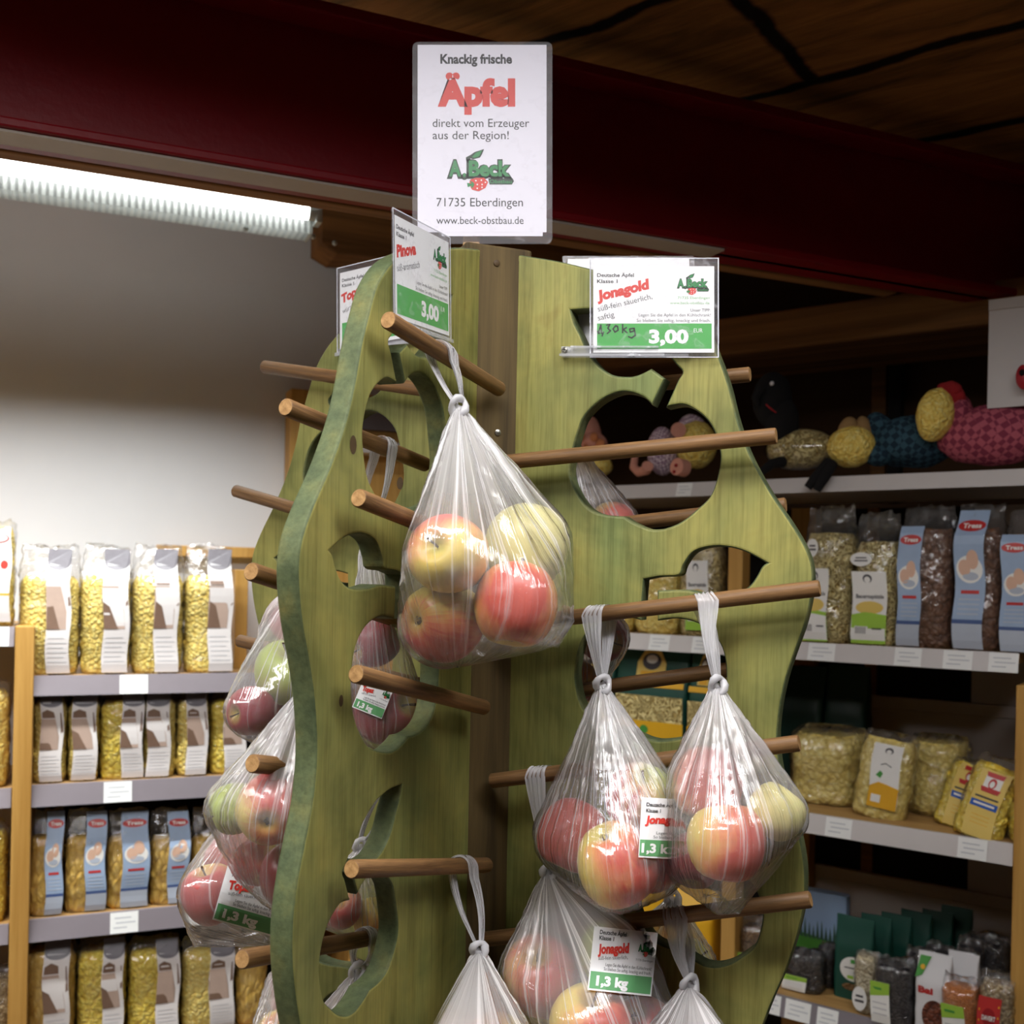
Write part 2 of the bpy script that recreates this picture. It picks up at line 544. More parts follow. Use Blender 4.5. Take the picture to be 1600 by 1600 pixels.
# ------------------------------------------------------------------ mesh collecting
class MB:
    def __init__(s):
        s.v, s.f, s.m, s.uv = [], [], [], {}
        s.mats = []

    def mi(s, mat):
        if mat not in s.mats:
            s.mats.append(mat)
        return s.mats.index(mat)

    def add(s, verts, faces, mat, uv=None):
        o = len(s.v)
        s.v += [tuple(x) for x in verts]
        k = s.mi(mat)
        for f in faces:
            s.f.append(tuple(i + o for i in f))
            s.m.append(k)
        if uv:
            for i, t in enumerate(uv):
                s.uv[i + o] = t

    def box(s, a, b, mat, fr=None, bev=0.0):
        """axis box from corner a to corner b (bevelled), optionally through matrix fr"""
        a, b = [min(x, y) for x, y in zip(a, b)], [max(x, y) for x, y in zip(a, b)]
        bm = bmesh.new()
        bmesh.ops.create_cube(bm, size=1.0)
        for v in bm.verts:
            v.co = Vector([(a[k] + b[k]) / 2 + v.co[k] * (b[k] - a[k]) for k in range(3)])
        if bev > 0:
            bmesh.ops.bevel(bm, geom=list(bm.edges), offset=bev, segments=2, affect='EDGES', profile=0.5)
        bm.verts.ensure_lookup_table()
        vs = [(fr @ v.co) if fr else v.co.copy() for v in bm.verts]
        fs = [[v.index for v in f.verts] for f in bm.faces]
        bm.free()
        s.add(vs, fs, mat)

    def tube(s, pts, rads, mat, n=12, cap=True, flat=None, capmat=None):
        pts = [Vector(p) for p in pts]
        if not hasattr(rads, '__len__'):
            rads = [rads] * len(pts)
        rings, vs = [], []
        ref = Vector((0, 0, 1))
        prev = None
        for i, p in enumerate(pts):
            t = (pts[min(i + 1, len(pts) - 1)] - pts[max(i - 1, 0)]).normalized()
            if prev is None:
                a = t.cross(ref)
                if a.length < 0.05:
                    a = t.cross(Vector((1, 0, 0)))
                a.normalize()
            else:
                a = (prev - t * prev.dot(t)).normalized()
            prev = a
            b = t.cross(a)
            k = flat if flat else 1.0
            for j in range(n):
                th = 2 * PI * j / n
                vs.append(p + a * math.cos(th) * rads[i] + b * math.sin(th) * rads[i] * k)
        fs = []
        for i in range(len(pts) - 1):
            for j in range(n):
                q = (j + 1) % n
                fs.append((i * n + j, i * n + q, (i + 1) * n + q, (i + 1) * n + j))
        s.add(vs, fs, mat)
        if cap:
            o = len(vs) - n
            s.add(vs[:n], [tuple(range(n))[::-1]], capmat or mat)
            s.add(vs[o:], [tuple(range(n))], capmat or mat)

    def blob(s, c, r, mat, amp=0.0, freq=20, nu=20, nv=14, seed=0, fr=None):
        vs, fs = [], []
        c = Vector(c)
        for i in range(nv + 1):
            ph = PI * i / nv
            for j in range(nu):
                th = 2 * PI * j / nu
                d = Vector((math.sin(ph) * math.cos(th), math.sin(ph) * math.sin(th), math.cos(ph)))
                p = Vector([d[k] * r[k] for k in range(3)])
                if amp:
                    p *= 1 + amp * noise.noise(p * freq + Vector((seed, seed * 2, 0)))
                p = c + p
                vs.append(fr @ p if fr else p)
        for i in range(nv):
            for j in range(nu):
                q = (j + 1) % nu
                fs.append((i * nu + j, (i + 1) * nu + j, (i + 1) * nu + q, i * nu + q))
        s.add(vs, fs, mat)

    def lathe(s, prof, mat, n=24, fr=None):
        vs, fs = [], []
        for r, z in prof:
            for j in range(n):
                th = 2 * PI * j / n
                p = Vector((r * math.cos(th), r * math.sin(th), z))
                vs.append(fr @ p if fr else p)
        for i in range(len(prof) - 1):
            for j in range(n):
                q = (j + 1) % n
                fs.append((i * n + j, i * n + q, (i + 1) * n + q, (i + 1) * n + j))
        s.add(vs, fs, mat)

    def build(s, name, parent=None, smooth=True, matrix=None, world=False, weld=False):
        me = bpy.data.meshes.new(name)
        vs = s.v
        if world and parent is not None:
            inv = wmat(parent).inverted()
            vs = [inv @ Vector(v) for v in vs]
        elif world and matrix is not None:
            inv = matrix.inverted()
            vs = [inv @ Vector(v) for v in vs]
        me.from_pydata([tuple(v) for v in vs], [], s.f)
        for m in s.mats:
            me.materials.append(MATS[m])
        me.polygons.foreach_set('material_index', s.m)
        if s.uv:
            ul = me.uv_layers.new(name='UVMap')
            for lp in me.loops:
                ul.data[lp.index].uv = s.uv.get(lp.vertex_index, (0, 0))
        if weld:
            bm = bmesh.new()
            bm.from_mesh(me)
            bmesh.ops.remove_doubles(bm, verts=bm.verts, dist=1e-5)
            bmesh.ops.recalc_face_normals(bm, faces=bm.faces)
            bm.to_mesh(me)
            bm.free()
        if smooth:
            me.shade_smooth()
            if smooth != 'full':
                try:
                    me.set_sharp_from_angle(angle=math.radians(40))
                except Exception:
                    pass
        o = bpy.data.objects.new(name, me)
        COL.objects.link(o)
        if parent is not None:
            o.parent = parent
        if matrix is not None:
            o.matrix_local = matrix
        return o


WM = {}


def wmat(o):
    m = o.matrix_basis.copy()
    p = o.parent
    while p is not None:
        m = p.matrix_basis @ m
        p = p.parent
    return m


LABELS = {}


def tag(o, label, cat, group=None):
    o['label'] = label
    o['category'] = cat
    if group:
        o['group'] = group
    return o


def thing(name, label, cat, loc=(0, 0, 0), rz=0.0, group=None):
    o = bpy.data.objects.new(name, None)
    COL.objects.link(o)
    o.empty_display_size = 0.03
    o.matrix_basis = Matrix.Translation(Vector(loc)) @ Matrix.Rotation(rz, 4, 'Z')
    return tag(o, label, cat, group)


def struct(o):
    o['kind'] = 'structure'
    return o


# ------------------------------------------------------------------ printed sheets
_TC = {}


def text_mesh(body, bold=0.0, shear=0.0):
    key = (body, bold, shear)
    if key in _TC:
        return _TC[key]
    cu = bpy.data.curves.new('lettering', 'FONT')
    cu.body = body
    cu.size = 1.0
    cu.offset = bold
    cu.shear = shear
    cu.resolution_u = 3
    cu.fill_mode = 'FRONT'
    ob = bpy.data.objects.new('lettering', cu)
    COL.objects.link(ob)
    dg = bpy.context.evaluated_depsgraph_get()
    dg.update()
    me = bpy.data.meshes.new_from_object(ob.evaluated_get(dg))
    vs = [(v.co.x, v.co.y) for v in me.vertices]
    fs = [tuple(p.vertices) for p in me.polygons]
    bpy.data.objects.remove(ob, do_unlink=True)
    bpy.data.curves.remove(cu)
    bpy.data.meshes.remove(me)
    _TC[key] = (vs, fs)
    return vs, fs


class Sheet:
    """2D print layout (y DOWN); every element gets a thin layer of its own"""

    def __init__(s):
        s.el = []

    def grid(s, x0, y0, x1, y1, mat, layer, nx=1, ny=1):
        vs = [(x0 + (x1 - x0) * i / nx, y0 + (y1 - y0) * j / ny) for j in range(ny + 1) for i in range(nx + 1)]
        fs = [(j * (nx + 1) + i, j * (nx + 1) + i + 1, (j + 1) * (nx + 1) + i + 1, (j + 1) * (nx + 1) + i) for j in range(ny) for i in range(nx)]
        s.el.append((vs, fs, mat, layer))

    def poly(s, pts, mat, layer):
        s.el.append((list(pts), [tuple(range(len(pts)))], mat, layer))

    def ell(s, cx, cy, rx, ry, mat, layer, n=20):
        s.poly([(cx + rx * math.cos(2 * PI * k / n), cy + ry * math.sin(2 * PI * k / n)) for k in range(n)], mat, layer)

    def text(s, body, x0, x1, base, cap, mat, layer, bold=0.0, rot=0.0, shear=0.0):
        vs, fs = text_mesh(body, bold, shear)
        if not vs:
            return
        hv, _ = text_mesh('H', bold, 0.0)
        hc = max(v[1] for v in hv)
        mn, mx_ = min(v[0] for v in vs), max(v[0] for v in vs)
        kx, ky = (x1 - x0) / (mx_ - mn), cap / hc
        c, sn = math.cos(math.radians(rot)), math.sin(math.radians(rot))
        out = []
        for x, y in vs:
            a, b = (x - mn) * kx, y * ky
            out.append((x0 + a * c - b * sn, base - (a * sn + b * c)))
        s.el.append((out, fs, mat, layer))

    def stroke(s, pts, wd, mat, layer):
        for (x0, y0), (x1, y1) in zip(pts, pts[1:]):
            d = math.hypot(x1 - x0, y1 - y0) or 1e-6
            nx, ny = -(y1 - y0) / d * wd / 2, (x1 - x0) / d * wd / 2
            ex, ey = (x1 - x0) / d * wd * 0.35, (y1 - y0) / d * wd * 0.35
            s.poly([(x0 - ex + nx, y0 - ey + ny), (x1 + ex + nx, y1 + ey + ny), (x1 + ex - nx, y1 + ey - ny), (x0 - ex - nx, y0 - ey - ny)], mat, layer)

    def put(s, mb, fn):
        for vs, fs, mat, layer in s.el:
            mb.add([fn(x, y, layer) for x, y in vs], fs, mat)

    def logo(s, x0, y0, x1, y1, L=2):
        """A.Beck Obstbau: green outlined letters, leaf, strawberry"""
        W, H = x1 - x0, y1 - y0
        X = lambda t: x0 + W * t
        Y = lambda t: y0 + H * t
        s.poly([(X(.30), Y(.30)), (X(.29), Y(.20)), (X(.36), Y(.14)), (X(.42), Y(.07)), (X(.56), Y(0)), (X(.53), Y(.12)), (X(.50), Y(.20)), (X(.40), Y(.24)), (X(.36), Y(.22)), (X(.35), Y(.34))], 'ink_dark_green', L)
        s.poly([(X(.38), Y(.19)), (X(.44), Y(.09)), (X(.53), Y(.03)), (X(.49), Y(.17)), (X(.42), Y(.21))], 'ink_leaf', L + 1)
        s.text('A', X(.01), X(.25), Y(.66), H * .42, 'ink_dark_green', L, .085)
        s.text('.', X(.22), X(.32), Y(.68), H * .42, 'ink_dark_green', L, .085)
        s.text('Beck', X(.30), X(.98), Y(.66), H * .42, 'ink_dark_green', L, .085)
        s.poly([(X(.31), Y(.56)), (X(.92), Y(.56)), (X(.97), Y(.68)), (X(.32), Y(.68))], 'ink_dark_green', L)
        s.text('A', X(.045), X(.22), Y(.63), H * .36, 'ink_leaf', L + 1, .04)
        s.text('.', X(.25), X(.29), Y(.64), H * .36, 'ink_leaf', L + 1, .04)
        s.text('Beck', X(.335), X(.945), Y(.63), H * .36, 'ink_leaf', L + 1, .04)
        s.poly([(X(.34), Y(.82)), (X(.36), Y(.72)), (X(.44), Y(.68)), (X(.56), Y(.68)), (X(.62), Y(.78)), (X(.58), Y(.92)), (X(.48), Y(1.0)), (X(.38), Y(.96))], 'ink_red', L + 1)
        for k, (a, b) in enumerate([(.44, .75), (.52, .74), (.58, .79), (.46, .84), (.53, .84), (.46, .93), (.53, .91)]):
            s.ell(X(a), Y(b), W * .012, W * .012, 'paper_white', L + 2, 8)
        s.poly([(X(.31), Y(.80)), (X(.38), Y(.82)), (X(.34), Y(.74)), (X(.40), Y(.79)), (X(.42), Y(.84)), (X(.38), Y(.94)), (X(.37), Y(.87)), (X(.32), Y(.90))], 'ink_leaf', L + 2)
        s.poly([(X(.62), Y(.69)), (X(.98), Y(.69)), (X(1.0), Y(.76)), (X(.97), Y(.84)), (X(.64), Y(.84))], 'ink_dark_green', L)
        s.text('Obstbau', X(.64), X(.97), Y(.81), H * .085, 'ink_leaf', L + 1, .02)


def smooth_path(pts, sub=5):
    """closed Catmull-Rom through (x, y[, corner]) points"""
    n = len(pts)
    out = []
    for i in range(n):
        p1, p2 = pts[i], pts[(i + 1) % n]
        c1, c2 = len(p1) > 2, len(p2) > 2
        p0 = pts[i - 1] if not c1 else p1
        p3 = pts[(i + 2) % n] if not c2 else p2
        for k in range(sub):
            t = k / sub
            t2, t3 = t * t, t * t * t
            out.append(tuple(0.5 * (2 * p1[j] + (p2[j] - p0[j]) * t + (2 * p0[j] - 5 * p1[j] + 4 * p2[j] - p3[j]) * t2 + (3 * p1[j] - p0[j] - 3 * p2[j] + p3[j]) * t3) for j in (0, 1)))
    return out


def plate(loops, thick, bev):
    """board cut to an outline with holes: returns verts, faces (local X, Y, thickness Z) with flag for the rim faces"""
    cu = bpy.data.curves.new('board', 'CURVE')
    cu.dimensions = '2D'
    cu.fill_mode = 'BOTH'
    cu.extrude = thick / 2 - bev
    cu.bevel_depth = bev
    cu.bevel_resolution = 2
    cu.offset = -bev
    for lp in loops:
        sp = cu.splines.new('POLY')
        sp.points.add(len(lp) - 1)
        for i, (x, y) in enumerate(lp):
            sp.points[i].co = (x, y, 0, 1)
        sp.use_cyclic_u = True
    ob = bpy.data.objects.new('board', cu)
    COL.objects.link(ob)
    dg = bpy.context.evaluated_depsgraph_get()
    dg.update()
    me = bpy.data.meshes.new_from_object(ob.evaluated_get(dg))
    vs = [v.co.copy() for v in me.vertices]
    fs = [tuple(p.vertices) for p in me.polygons]
    rim = [abs(p.normal.z) < 0.9 for p in me.polygons]
    bpy.data.objects.remove(ob, do_unlink=True)
    bpy.data.curves.remove(cu)
    bpy.data.meshes.remove(me)
    return vs, fs, rim
# ------------------------------------------------------------------ frames of the place
UL = math.radians(22.4)
PL0 = P(50, 1000, 2.1)
PL0.z = 0
M_L = Matrix.Translation(PL0) @ Matrix.Rotation(UL, 4, 'Z')          # along the white wall (x), into it (y)
u_l = Vector((math.cos(UL), math.sin(UL), 0))
w_l = Vector((-math.sin(UL), math.cos(UL), 0))
M_Li = M_L.inverted()


def Lp(px, py, d=0.0):
    q = M_Li @ onpl(px, py, PL0 + w_l * d, w_l)
    return q.x, q.z


UR = math.radians(-36.1)
PR0 = P(1590, 1000, 1.85)
PR0.z = 0
M_R = Matrix.Translation(PR0) @ Matrix.Rotation(UR, 4, 'Z')          # x to the right and nearer, y into the shelf
u_r = Vector((math.cos(UR), math.sin(UR), 0))
w_r = Vector((-math.sin(UR), math.cos(UR), 0))
M_Ri = M_R.inverted()


def Rp(px, py, d=0.0):
    q = M_Ri @ onpl(px, py, PR0 + w_r * d, w_r)
    return q.x, q.z


ZC = 2.42
# floor, ceiling, walls
m = MB(); m.box((-4, -3, -0.02), (5, 6, 0), 'floor_tile'); struct(m.build('floor', smooth=False))
m = MB(); m.box((-4, -3, ZC), (5, 6, ZC + 0.05), 'ceiling_planks'); struct(m.build('ceiling', smooth=False))
m = MB(); m.box((-2.6, 0.30, 0), (1.0, 0.36, ZC), 'white_wall_paint'); struct(m.build('wall_left', smooth=False, matrix=M_L))
m = MB(); m.box((-2.0, 0.62, 0), (1.2, 0.68, ZC), 'cardboard_panel'); struct(m.build('wall_back', smooth=False, matrix=M_R))
m = MB(); m.box((-4, -3.06, 0), (5, -3, ZC), 'white_wall_paint'); struct(m.build('wall_front', smooth=False))
m = MB(); m.box((4.0, -3, 0), (4.06, 3.5, ZC), 'cardboard_panel'); struct(m.build('wall_right', smooth=False))

# red steel beam: an I-section, camera side flange edges in view
B0 = P(640, 170, 1.6)
B0.z = 0
M_B = Matrix.Translation(B0) @ Matrix.Rotation(math.radians(22.9), 4, 'Z')
w_b = Vector((-math.sin(math.radians(22.9)), math.cos(math.radians(22.9)), 0))
zb = onpl(640, 303, B0 - w_b * 0.035, w_b).z
zt = onpl(640, 72, B0 - w_b * 0.0, w_b).z
m = MB()
m.box((-1.6, 0, zb), (2.6, 0.012, zt), 'red_steel_paint')
m.box((-1.6, -0.035, zb), (2.6, 0.05, zb + 0.014), 'red_steel_paint', None, 0.003)
m.box((-1.6, -0.05, zt - 0.006), (2.6, 0.05, zt + 0.012), 'red_steel_paint', None, 0.003)
b_ = struct(m.build('steel_beam', smooth=False, matrix=M_B))
b_['label'] = 'dark red painted steel beam under the plank ceiling'
m = MB()
m.box((-1.6, -0.028, zb - 0.004), (0.55, 0.02, zb - 0.0005), 'lit_underside_grey')  # pale strip added to stand for the lamp-lit underside of the flange
struct(m.build('lit_flange_strip', smooth=False, matrix=M_B))
m = MB()
m.box((-1.6, 0.05, zb - 0.002), (1.0, 0.085, zb + 0.2), 'old_timber', None, 0.004)
struct(m.build('trim_2', smooth=False, matrix=M_B))
# old timber above the white wall, right of the lamp
s0, z0 = Lp(503, 388, 0.16)
m = MB()
vs = []
N_ = 40
bm_s = [s0 + (2.1 - s0) * i / N_ for i in range(N_ + 1)]
for i, s in enumerate(bm_s):
    j = 0.012 * noise.noise(Vector((s * 9, 1.7, 0)))
    jj = 0.02 if i == 0 else 0.0
    for (y, z) in ((0.16, z0 + j + jj), (0.16, ZC - 0.005), (0.29, ZC - 0.005), (0.29, z0 + j + jj)):
        vs.append((s, y, z))
fs = []
for i in range(N_):
    for k in range(4):
        a, b = i * 4 + k, i * 4 + (k + 1) % 4
        fs.append((a, b, b + 4, a + 4))
fs += [(3, 2, 1, 0), tuple(N_ * 4 + k for k in range(4))]
m.add(vs, fs, 'old_timber')
struct(m.build('timber_lintel', smooth=False, matrix=M_L))
# heavy ceiling boards over the right side: upper dark recess beam
sa, za = Rp(1130, 545, 0.2)
sb, zb2 = Rp(1500, 440, 0.2)
m = MB()
m.box((-1.7, 0.2, za - 0.015), (0.1, 0.5, za + 0.07), 'old_timber', None, 0.006)
struct(m.build('ceiling_beam', smooth=False, matrix=M_R))

# ------------------------------------------------------------------ fluorescent lamp over the left shelves
L_end = P(488, 352, 2.0)
M_F = Matrix.Translation(L_end) @ Matrix.Rotation(UL, 4, 'Z')
lamp = thing('fluorescent_lamp', 'long bare fluorescent tube lamp with ribbed cover under the red beam', 'lamp', L_end, UL)
m = MB()
m.box((-1.7, -0.03, 0.075), (0.04, 0.05, 0.11), 'lamp_metal', None, 0.004)
m.build('housing', lamp, smooth=False)
m = MB()
prof = [(-0.052, 0.022), (-0.053, 0.03), (-0.047, 0.056), (-0.03, 0.074), (0.0, 0.08)]
vs, fs = [], []
for k, (y, z) in enumerate(prof):
    vs += [(-1.7, y, z), (0.045 - 0.02 * (k / 4.0), y, z)]
for k in range(len(prof) - 1):
    fs.append((2 * k, 2 * k + 1, 2 * k + 3, 2 * k + 2))
m.add(vs, fs, 'ribbed_lamp_cover')
m.build('ribbed_cover', lamp)
m = MB()
m.tube([(-1.7, -0.02, 0.018), (-0.012, -0.02, 0.018)], 0.0155, 'tube_glow', 16)
m.build('tube', lamp)
m = MB()
m.tube([(-0.012, -0.02, 0.018), (0.006, -0.02, 0.018)], 0.0165, 'lamp_metal', 16)
m.box((0.0, -0.035, -0.004), (0.012, 0.0, 0.06), 'lamp_metal', None, 0.002)
m.build('tube_holder', lamp)
m = MB()
m.box((-1.7, 0.0, -0.016), (-0.004, 0.05, 0.008), 'ribbed_lamp_cover')
m.box((-0.006, -0.004, -0.018), (0.0, 0.054, 0.012), 'lamp_metal')
m.build('lower_louvre', lamp, smooth=False)
for (x, y) in ((0.004, 0.01), (-0.12, 0.02), (0.05, 0.03)):
    m = MB()
    m.blob((x, y, -0.018), (0.005, 0.005, 0.005), 'lamp_metal', 0, 1, 10, 8)
    m.build('latch', lamp)
c1 = M_F @ Vector((-0.85, 0.0, -0.03))
area('fluorescent_lamp_light', c1, c1 + Vector((0, 0, -1)) + w_l * 0.12, 1.65, 0.05, 20.0, (0.97, 1.0, 0.99), 0, 124)
_l = bpy.data.objects['fluorescent_lamp_light']
zax = -(Vector((0, 0, -1)) + w_l * 0.12).normalized()
xax = u_l
yax = zax.cross(xax).normalized()
_l.matrix_world = Matrix.Translation(c1) @ Matrix((xax, yax, zax)).transposed().to_4x4()

# ------------------------------------------------------------------ the apple stand
O_ = Vector((-0.0335, 1.15, 0))
bb = math.radians(24)
dR = Vector((math.cos(bb), -math.sin(bb), 0))
dL = Vector((-math.sin(bb), -math.cos(bb), 0))
nb_ = math.radians(34)
dN = Vector((-math.cos(nb_), math.sin(nb_), 0))
nN = Vector((-math.sin(nb_), -math.cos(nb_), 0))
TH = 0.022
stand = thing('apple_stand', 'green stained wooden stand with apple cutouts and round pegs', 'display stand', O_)


def rz(px, py):
    p = onpl(px, py, O_ + dL * TH / 2, dL)
    return ((p - O_).dot(dR), p.z)


def mapc(pts, ox, oy, k):
    out = []
    for p in pts:
        r, z = rz(ox + p[0] / k, oy + p[1] / k)
        out.append((r, z) + tuple(p[2:]))
    return out


edge = [(870, 407), (925, 420), (1000, 437), (1060, 465), (1100, 505), (1121, 552), (1138, 600), (1152, 655), (1172, 710), (1205, 770),
        (1240, 822), (1262, 862), (1270, 895), (1268, 930), (1258, 975), (1240, 1025), (1226, 1070), (1217, 1120), (1215, 1165), (1222, 1215),
        (1235, 1260), (1250, 1310), (1258, 1360), (1257, 1410), (1247, 1460), (1229, 1515), (1205, 1570), (1186, 1620)]
o_top = rz(815, 398)
outline = [(0.040, o_top[1] + 0.002, 1), (o_top[0], o_top[1])] + [rz(*p) for p in edge]
outline += [(0.275, 1.01), (0.262, 0.95), (0.272, 0.86), (0.305, 0.76), (0.33, 0.66), (0.325, 0.55), (0.28, 0.46), (0.2, 0.40), (0.12, 0.38, 1), (0.040, 0.38, 1)]
h1 = [(345, 322, 1), (470, 318), (600, 350), (700, 420), (780, 500), (850, 582), (880, 618), (855, 665), (800, 788, 1), (880, 775), (940, 800),
      (1000, 850), (1040, 920), (1060, 1000), (1060, 1060), (1040, 1150), (1010, 1220), (960, 1270), (880, 1335), (800, 1370), (740, 1375), (700, 1365),
      (640, 1338), (600, 1312, 1), (520, 1306), (450, 1285), (400, 1240), (350, 1150), (338, 1080), (355, 990), (380, 900), (410, 830), (480, 760),
      (560, 720), (620, 715), (690, 738), (735, 778, 1), (797, 650, 1), (730, 602, 1), (660, 635), (600, 640), (540, 630), (480, 590), (430, 530), (390, 440), (360, 380)]
h2 = [(730, 165, 1), (800, 152), (890, 145), (912, 100), (950, 45), (1000, 20), (1070, 10), (1150, 20), (1220, 45), (1297, 88, 1), (1275, 105), (1250, 150),
      (1215, 195), (1160, 225), (1080, 232), (1000, 225), (930, 212), (860, 212), (790, 215, 1), (790, 355, 1), (880, 345), (960, 360), (1030, 400),
      (1080, 460), (1105, 540), (1108, 640), (1090, 730), (1050, 800), (980, 870), (920, 895), (820, 910), (760, 905), (700, 880), (655, 853, 1), (600, 850),
      (530, 830), (470, 790), (430, 720), (412, 620), (418, 540), (440, 455), (480, 400), (560, 352), (640, 338), (715, 353, 1), (722, 260)]
H1 = mapc(h1, 780, 380, 3.077)
H2 = mapc(h2, 760, 850, 2.963)
H3 = [(0.25 + 0.8 * (p[0] - 0.185), 1.175 + 0.8 * (p[1] - 1.603)) + tuple(p[2:]) for p in H1]
H4 = [(p[0] - 0.052, p[1] - 0.452) + tuple(p[2:]) for p in H2]
H5 = [(p[0] + 0.045, p[1] - 0.86) + tuple(p[2:]) for p in H1]
loops = [smooth_path(q, 4) for q in (outline, H1, H2, H3, H4, H5)]
fv, ff, frim = plate(loops, TH, 0.0028)


def fin(d, nrm_label, label):
    zc = d.cross(Vector((0, 0, 1)))
    M = Matrix((d, Vector((0, 0, 1)), zc)).transposed().to_4x4()
    m = MB()
    m.add(fv, [f for f, r in zip(ff, frim) if not r], 'green_stained_board')
    m.add(fv, [f for f, r in zip(ff, frim) if r], 'green_board_edge')
    o = m.build('fin_board', stand, smooth=False, matrix=M, weld=True)
    o['label'] = label
    return o


fin(dR, 0, 'board with apple cutouts reaching right')
fin(dL, 0, 'board with apple cutouts reaching forward')
fin(dN, 0, 'board with apple cutouts reaching back left')
# plugs and knots of the boards (round darker discs on the faces)
for (px, py, r, pl) in ((552, 695, 0.0065, dR), (625, 755, 0.0058, nN), (533, 1095, 0.004, dR)):
    m = MB()
    p = onpl(px, py, O_ + pl * (TH / 2 + 0.0002), pl)
    hx_ = pl.cross(Vector((0, 0, 1)))
    vs = [p + hx_ * r * 0.8 * math.cos(t * PI / 8) + Vector((0, 0, 1)) * r * 1.25 * math.sin(t * PI / 8) for t in range(16)]
    m.add(vs, [tuple(range(16))], 'dark_knot')
    m.build('wood_knot', stand, world=True, smooth=False)

nP = (dR + dL).normalized()
angP = math.atan2(nP.y, nP.x)
MP = Matrix.Rotation(angP, 4, 'Z')
m = MB()
hp = 0.0375
m.box((-hp, -hp, 0.05), (hp, hp, 1.902), 'post_wood', None, 0.003)
post = m.build('post', stand, matrix=MP, smooth=False)
for (px, py) in ((780, 607), (778, 676), (776, 411)):
    p = onpl(px, py, O_ + nP * (hp + 0.0005), nP)
    sm = MB()
    fr = Matrix.Translation(p) @ nP.to_track_quat('Z', 'Y').to_matrix().to_4x4()
    sm.lathe([(0.0, 0.0012), (0.002, 0.0012), (0.0034, 0.0006), (0.0036, -0.001)], 'screw_steel' if py > 640 else 'dark_knot', 12, fr)
    sm.build('screw', stand, world=True)
m = MB()
for a in (0, PI / 2):
    fr = Matrix.Rotation(a + bb, 4, 'Z')
    m.box((-0.32, -0.04, 0.0), (0.32, 0.04, 0.05 + 0.001 * a), 'post_wood', fr, 0.004)
m.build('base', stand, smooth=False)

PEG_R = 0.0078
PEGS = {}


def peg(key, inner, outer, pp, pn, offset, label=None):
    a = onpl(inner[0], inner[1], pp + pn * offset, pn)
    b = onpl(outer[0], outer[1], pp + pn * offset, pn)
    d = (b - a).normalized()
    PEGS[key] = (a, b, d)
    a2 = a - d * 0.012
    L = (b - a2).length
    r = PEG_R
    m = MB()
    m.tube([(0, 0, 0), (0, 0, L * 0.5), (0, 0, L - 0.0012), (0, 0, L)], [r, r, r, r - 0.001], 'peg_wood', 20, True, None, 'peg_end')
    q = d.to_track_quat('Z', 'Y').to_matrix().to_4x4()
    o = m.build('peg', stand, matrix=Matrix.Translation(a2 - O_) @ q)
    return o


for k, i_, o_ in (('R1', (790, 722), (1213, 681)), ('R2', (795, 976), (1281, 919)), ('R3', (785, 1218), (1249, 1161)), ('R4', (772, 1466), (1267, 1405))):
    peg(k, i_, o_, O_, dL, 0.036)
for k, i_, o_ in (('B1', (812, 621), (1172, 585)), ('B2', (820, 836), (1228, 789)), ('B3', (822, 1090), (1140, 1046)), ('B4', (822, 1350), (1120, 1320))):
    peg(k, i_, o_, O_, dL, -0.042)
for k, i_, o_ in (('L1', (772, 603), (606, 500)), ('L2', (766, 862), (560, 778)), ('L3', (748, 1103), (556, 1053)), ('L4', (752, 1352), (549, 1358))):
    peg(k, i_, o_, O_, dR, 0.034)
for k, i_, o_ in (('M1', (655, 722), (446, 636)), ('M2', (648, 978), (392, 893)), ('M3', (642, 1216), (394, 1193)), ('M4', (640, 1455), (378, 1499))):
    peg(k, i_, o_, O_, dR, -0.044)
for k, i_, o_ in (('N1', (650, 607), (413, 573)), ('N2', (640, 848), (368, 767)), ('N3', (640, 1066), (374, 1001))):
    peg(k, i_, o_, O_, nN, 0.040)


# ------------------------------------------------------------------ signs
def homog(p, nrm, off):
    """print layout given in photo-frame units laid on a flat plane"""
    return lambda x, y, L: onpl(x, y, p + nrm * off, nrm) + nrm * (0.00012 * L)


def rectmap(tl, u, v, W, H, wid, hei, nrm):
    return lambda x, y, L: tl + u * ((x - W[0]) / (W[1] - W[0]) * wid) + v * ((y - H[0]) / (H[1] - H[0]) * hei) + nrm * (0.00012 * L)


def slab(mb, fn, x0, y0, x1, y1, l0, l1, mat, rad=0.0):
    """thin sheet with rounded corners between two print layers"""
    if rad:
        pts = []
        for cx, cy, a0 in ((x1 - rad, y0 + rad, -90), (x1 - rad, y1 - rad, 0), (x0 + rad, y1 - rad, 90), (x0 + rad, y0 + rad, 180)):
            for k in range(5):
                a = math.radians(a0 + 22.5 * k)
                pts.append((cx + rad * math.cos(a), cy + rad * math.sin(a)))
    else:
        pts = [(x0, y0), (x1, y0), (x1, y1), (x0, y1)]
    n_ = len(pts)
    vs = [fn(x, y, l1) for x, y in pts] + [fn(x, y, l0) for x, y in pts]
    fs = [tuple(range(n_)), tuple(range(n_, 2 * n_))[::-1]] + [(k, (k + 1) % n_, n_ + (k + 1) % n_, n_ + k) for k in range(n_)]
    uv = [(pts[k % n_][0] / 100.0, pts[k % n_][1] / 100.0) for k in range(2 * n_)]
    mb.add(vs, fs, mat, uv)


def rim(mb, fn, x0, y0, x1, y1, t, L, mat):
    for a in ((x0, y0, x1, y0 + t), (x0, y1 - t, x1, y1), (x0, y0 + t, x0 + t, y1 - t), (x1 - t, y0 + t, x1, y1 - t)):
        slab(mb, fn, a[0], a[1], a[2], a[3], L, L + 2, mat)


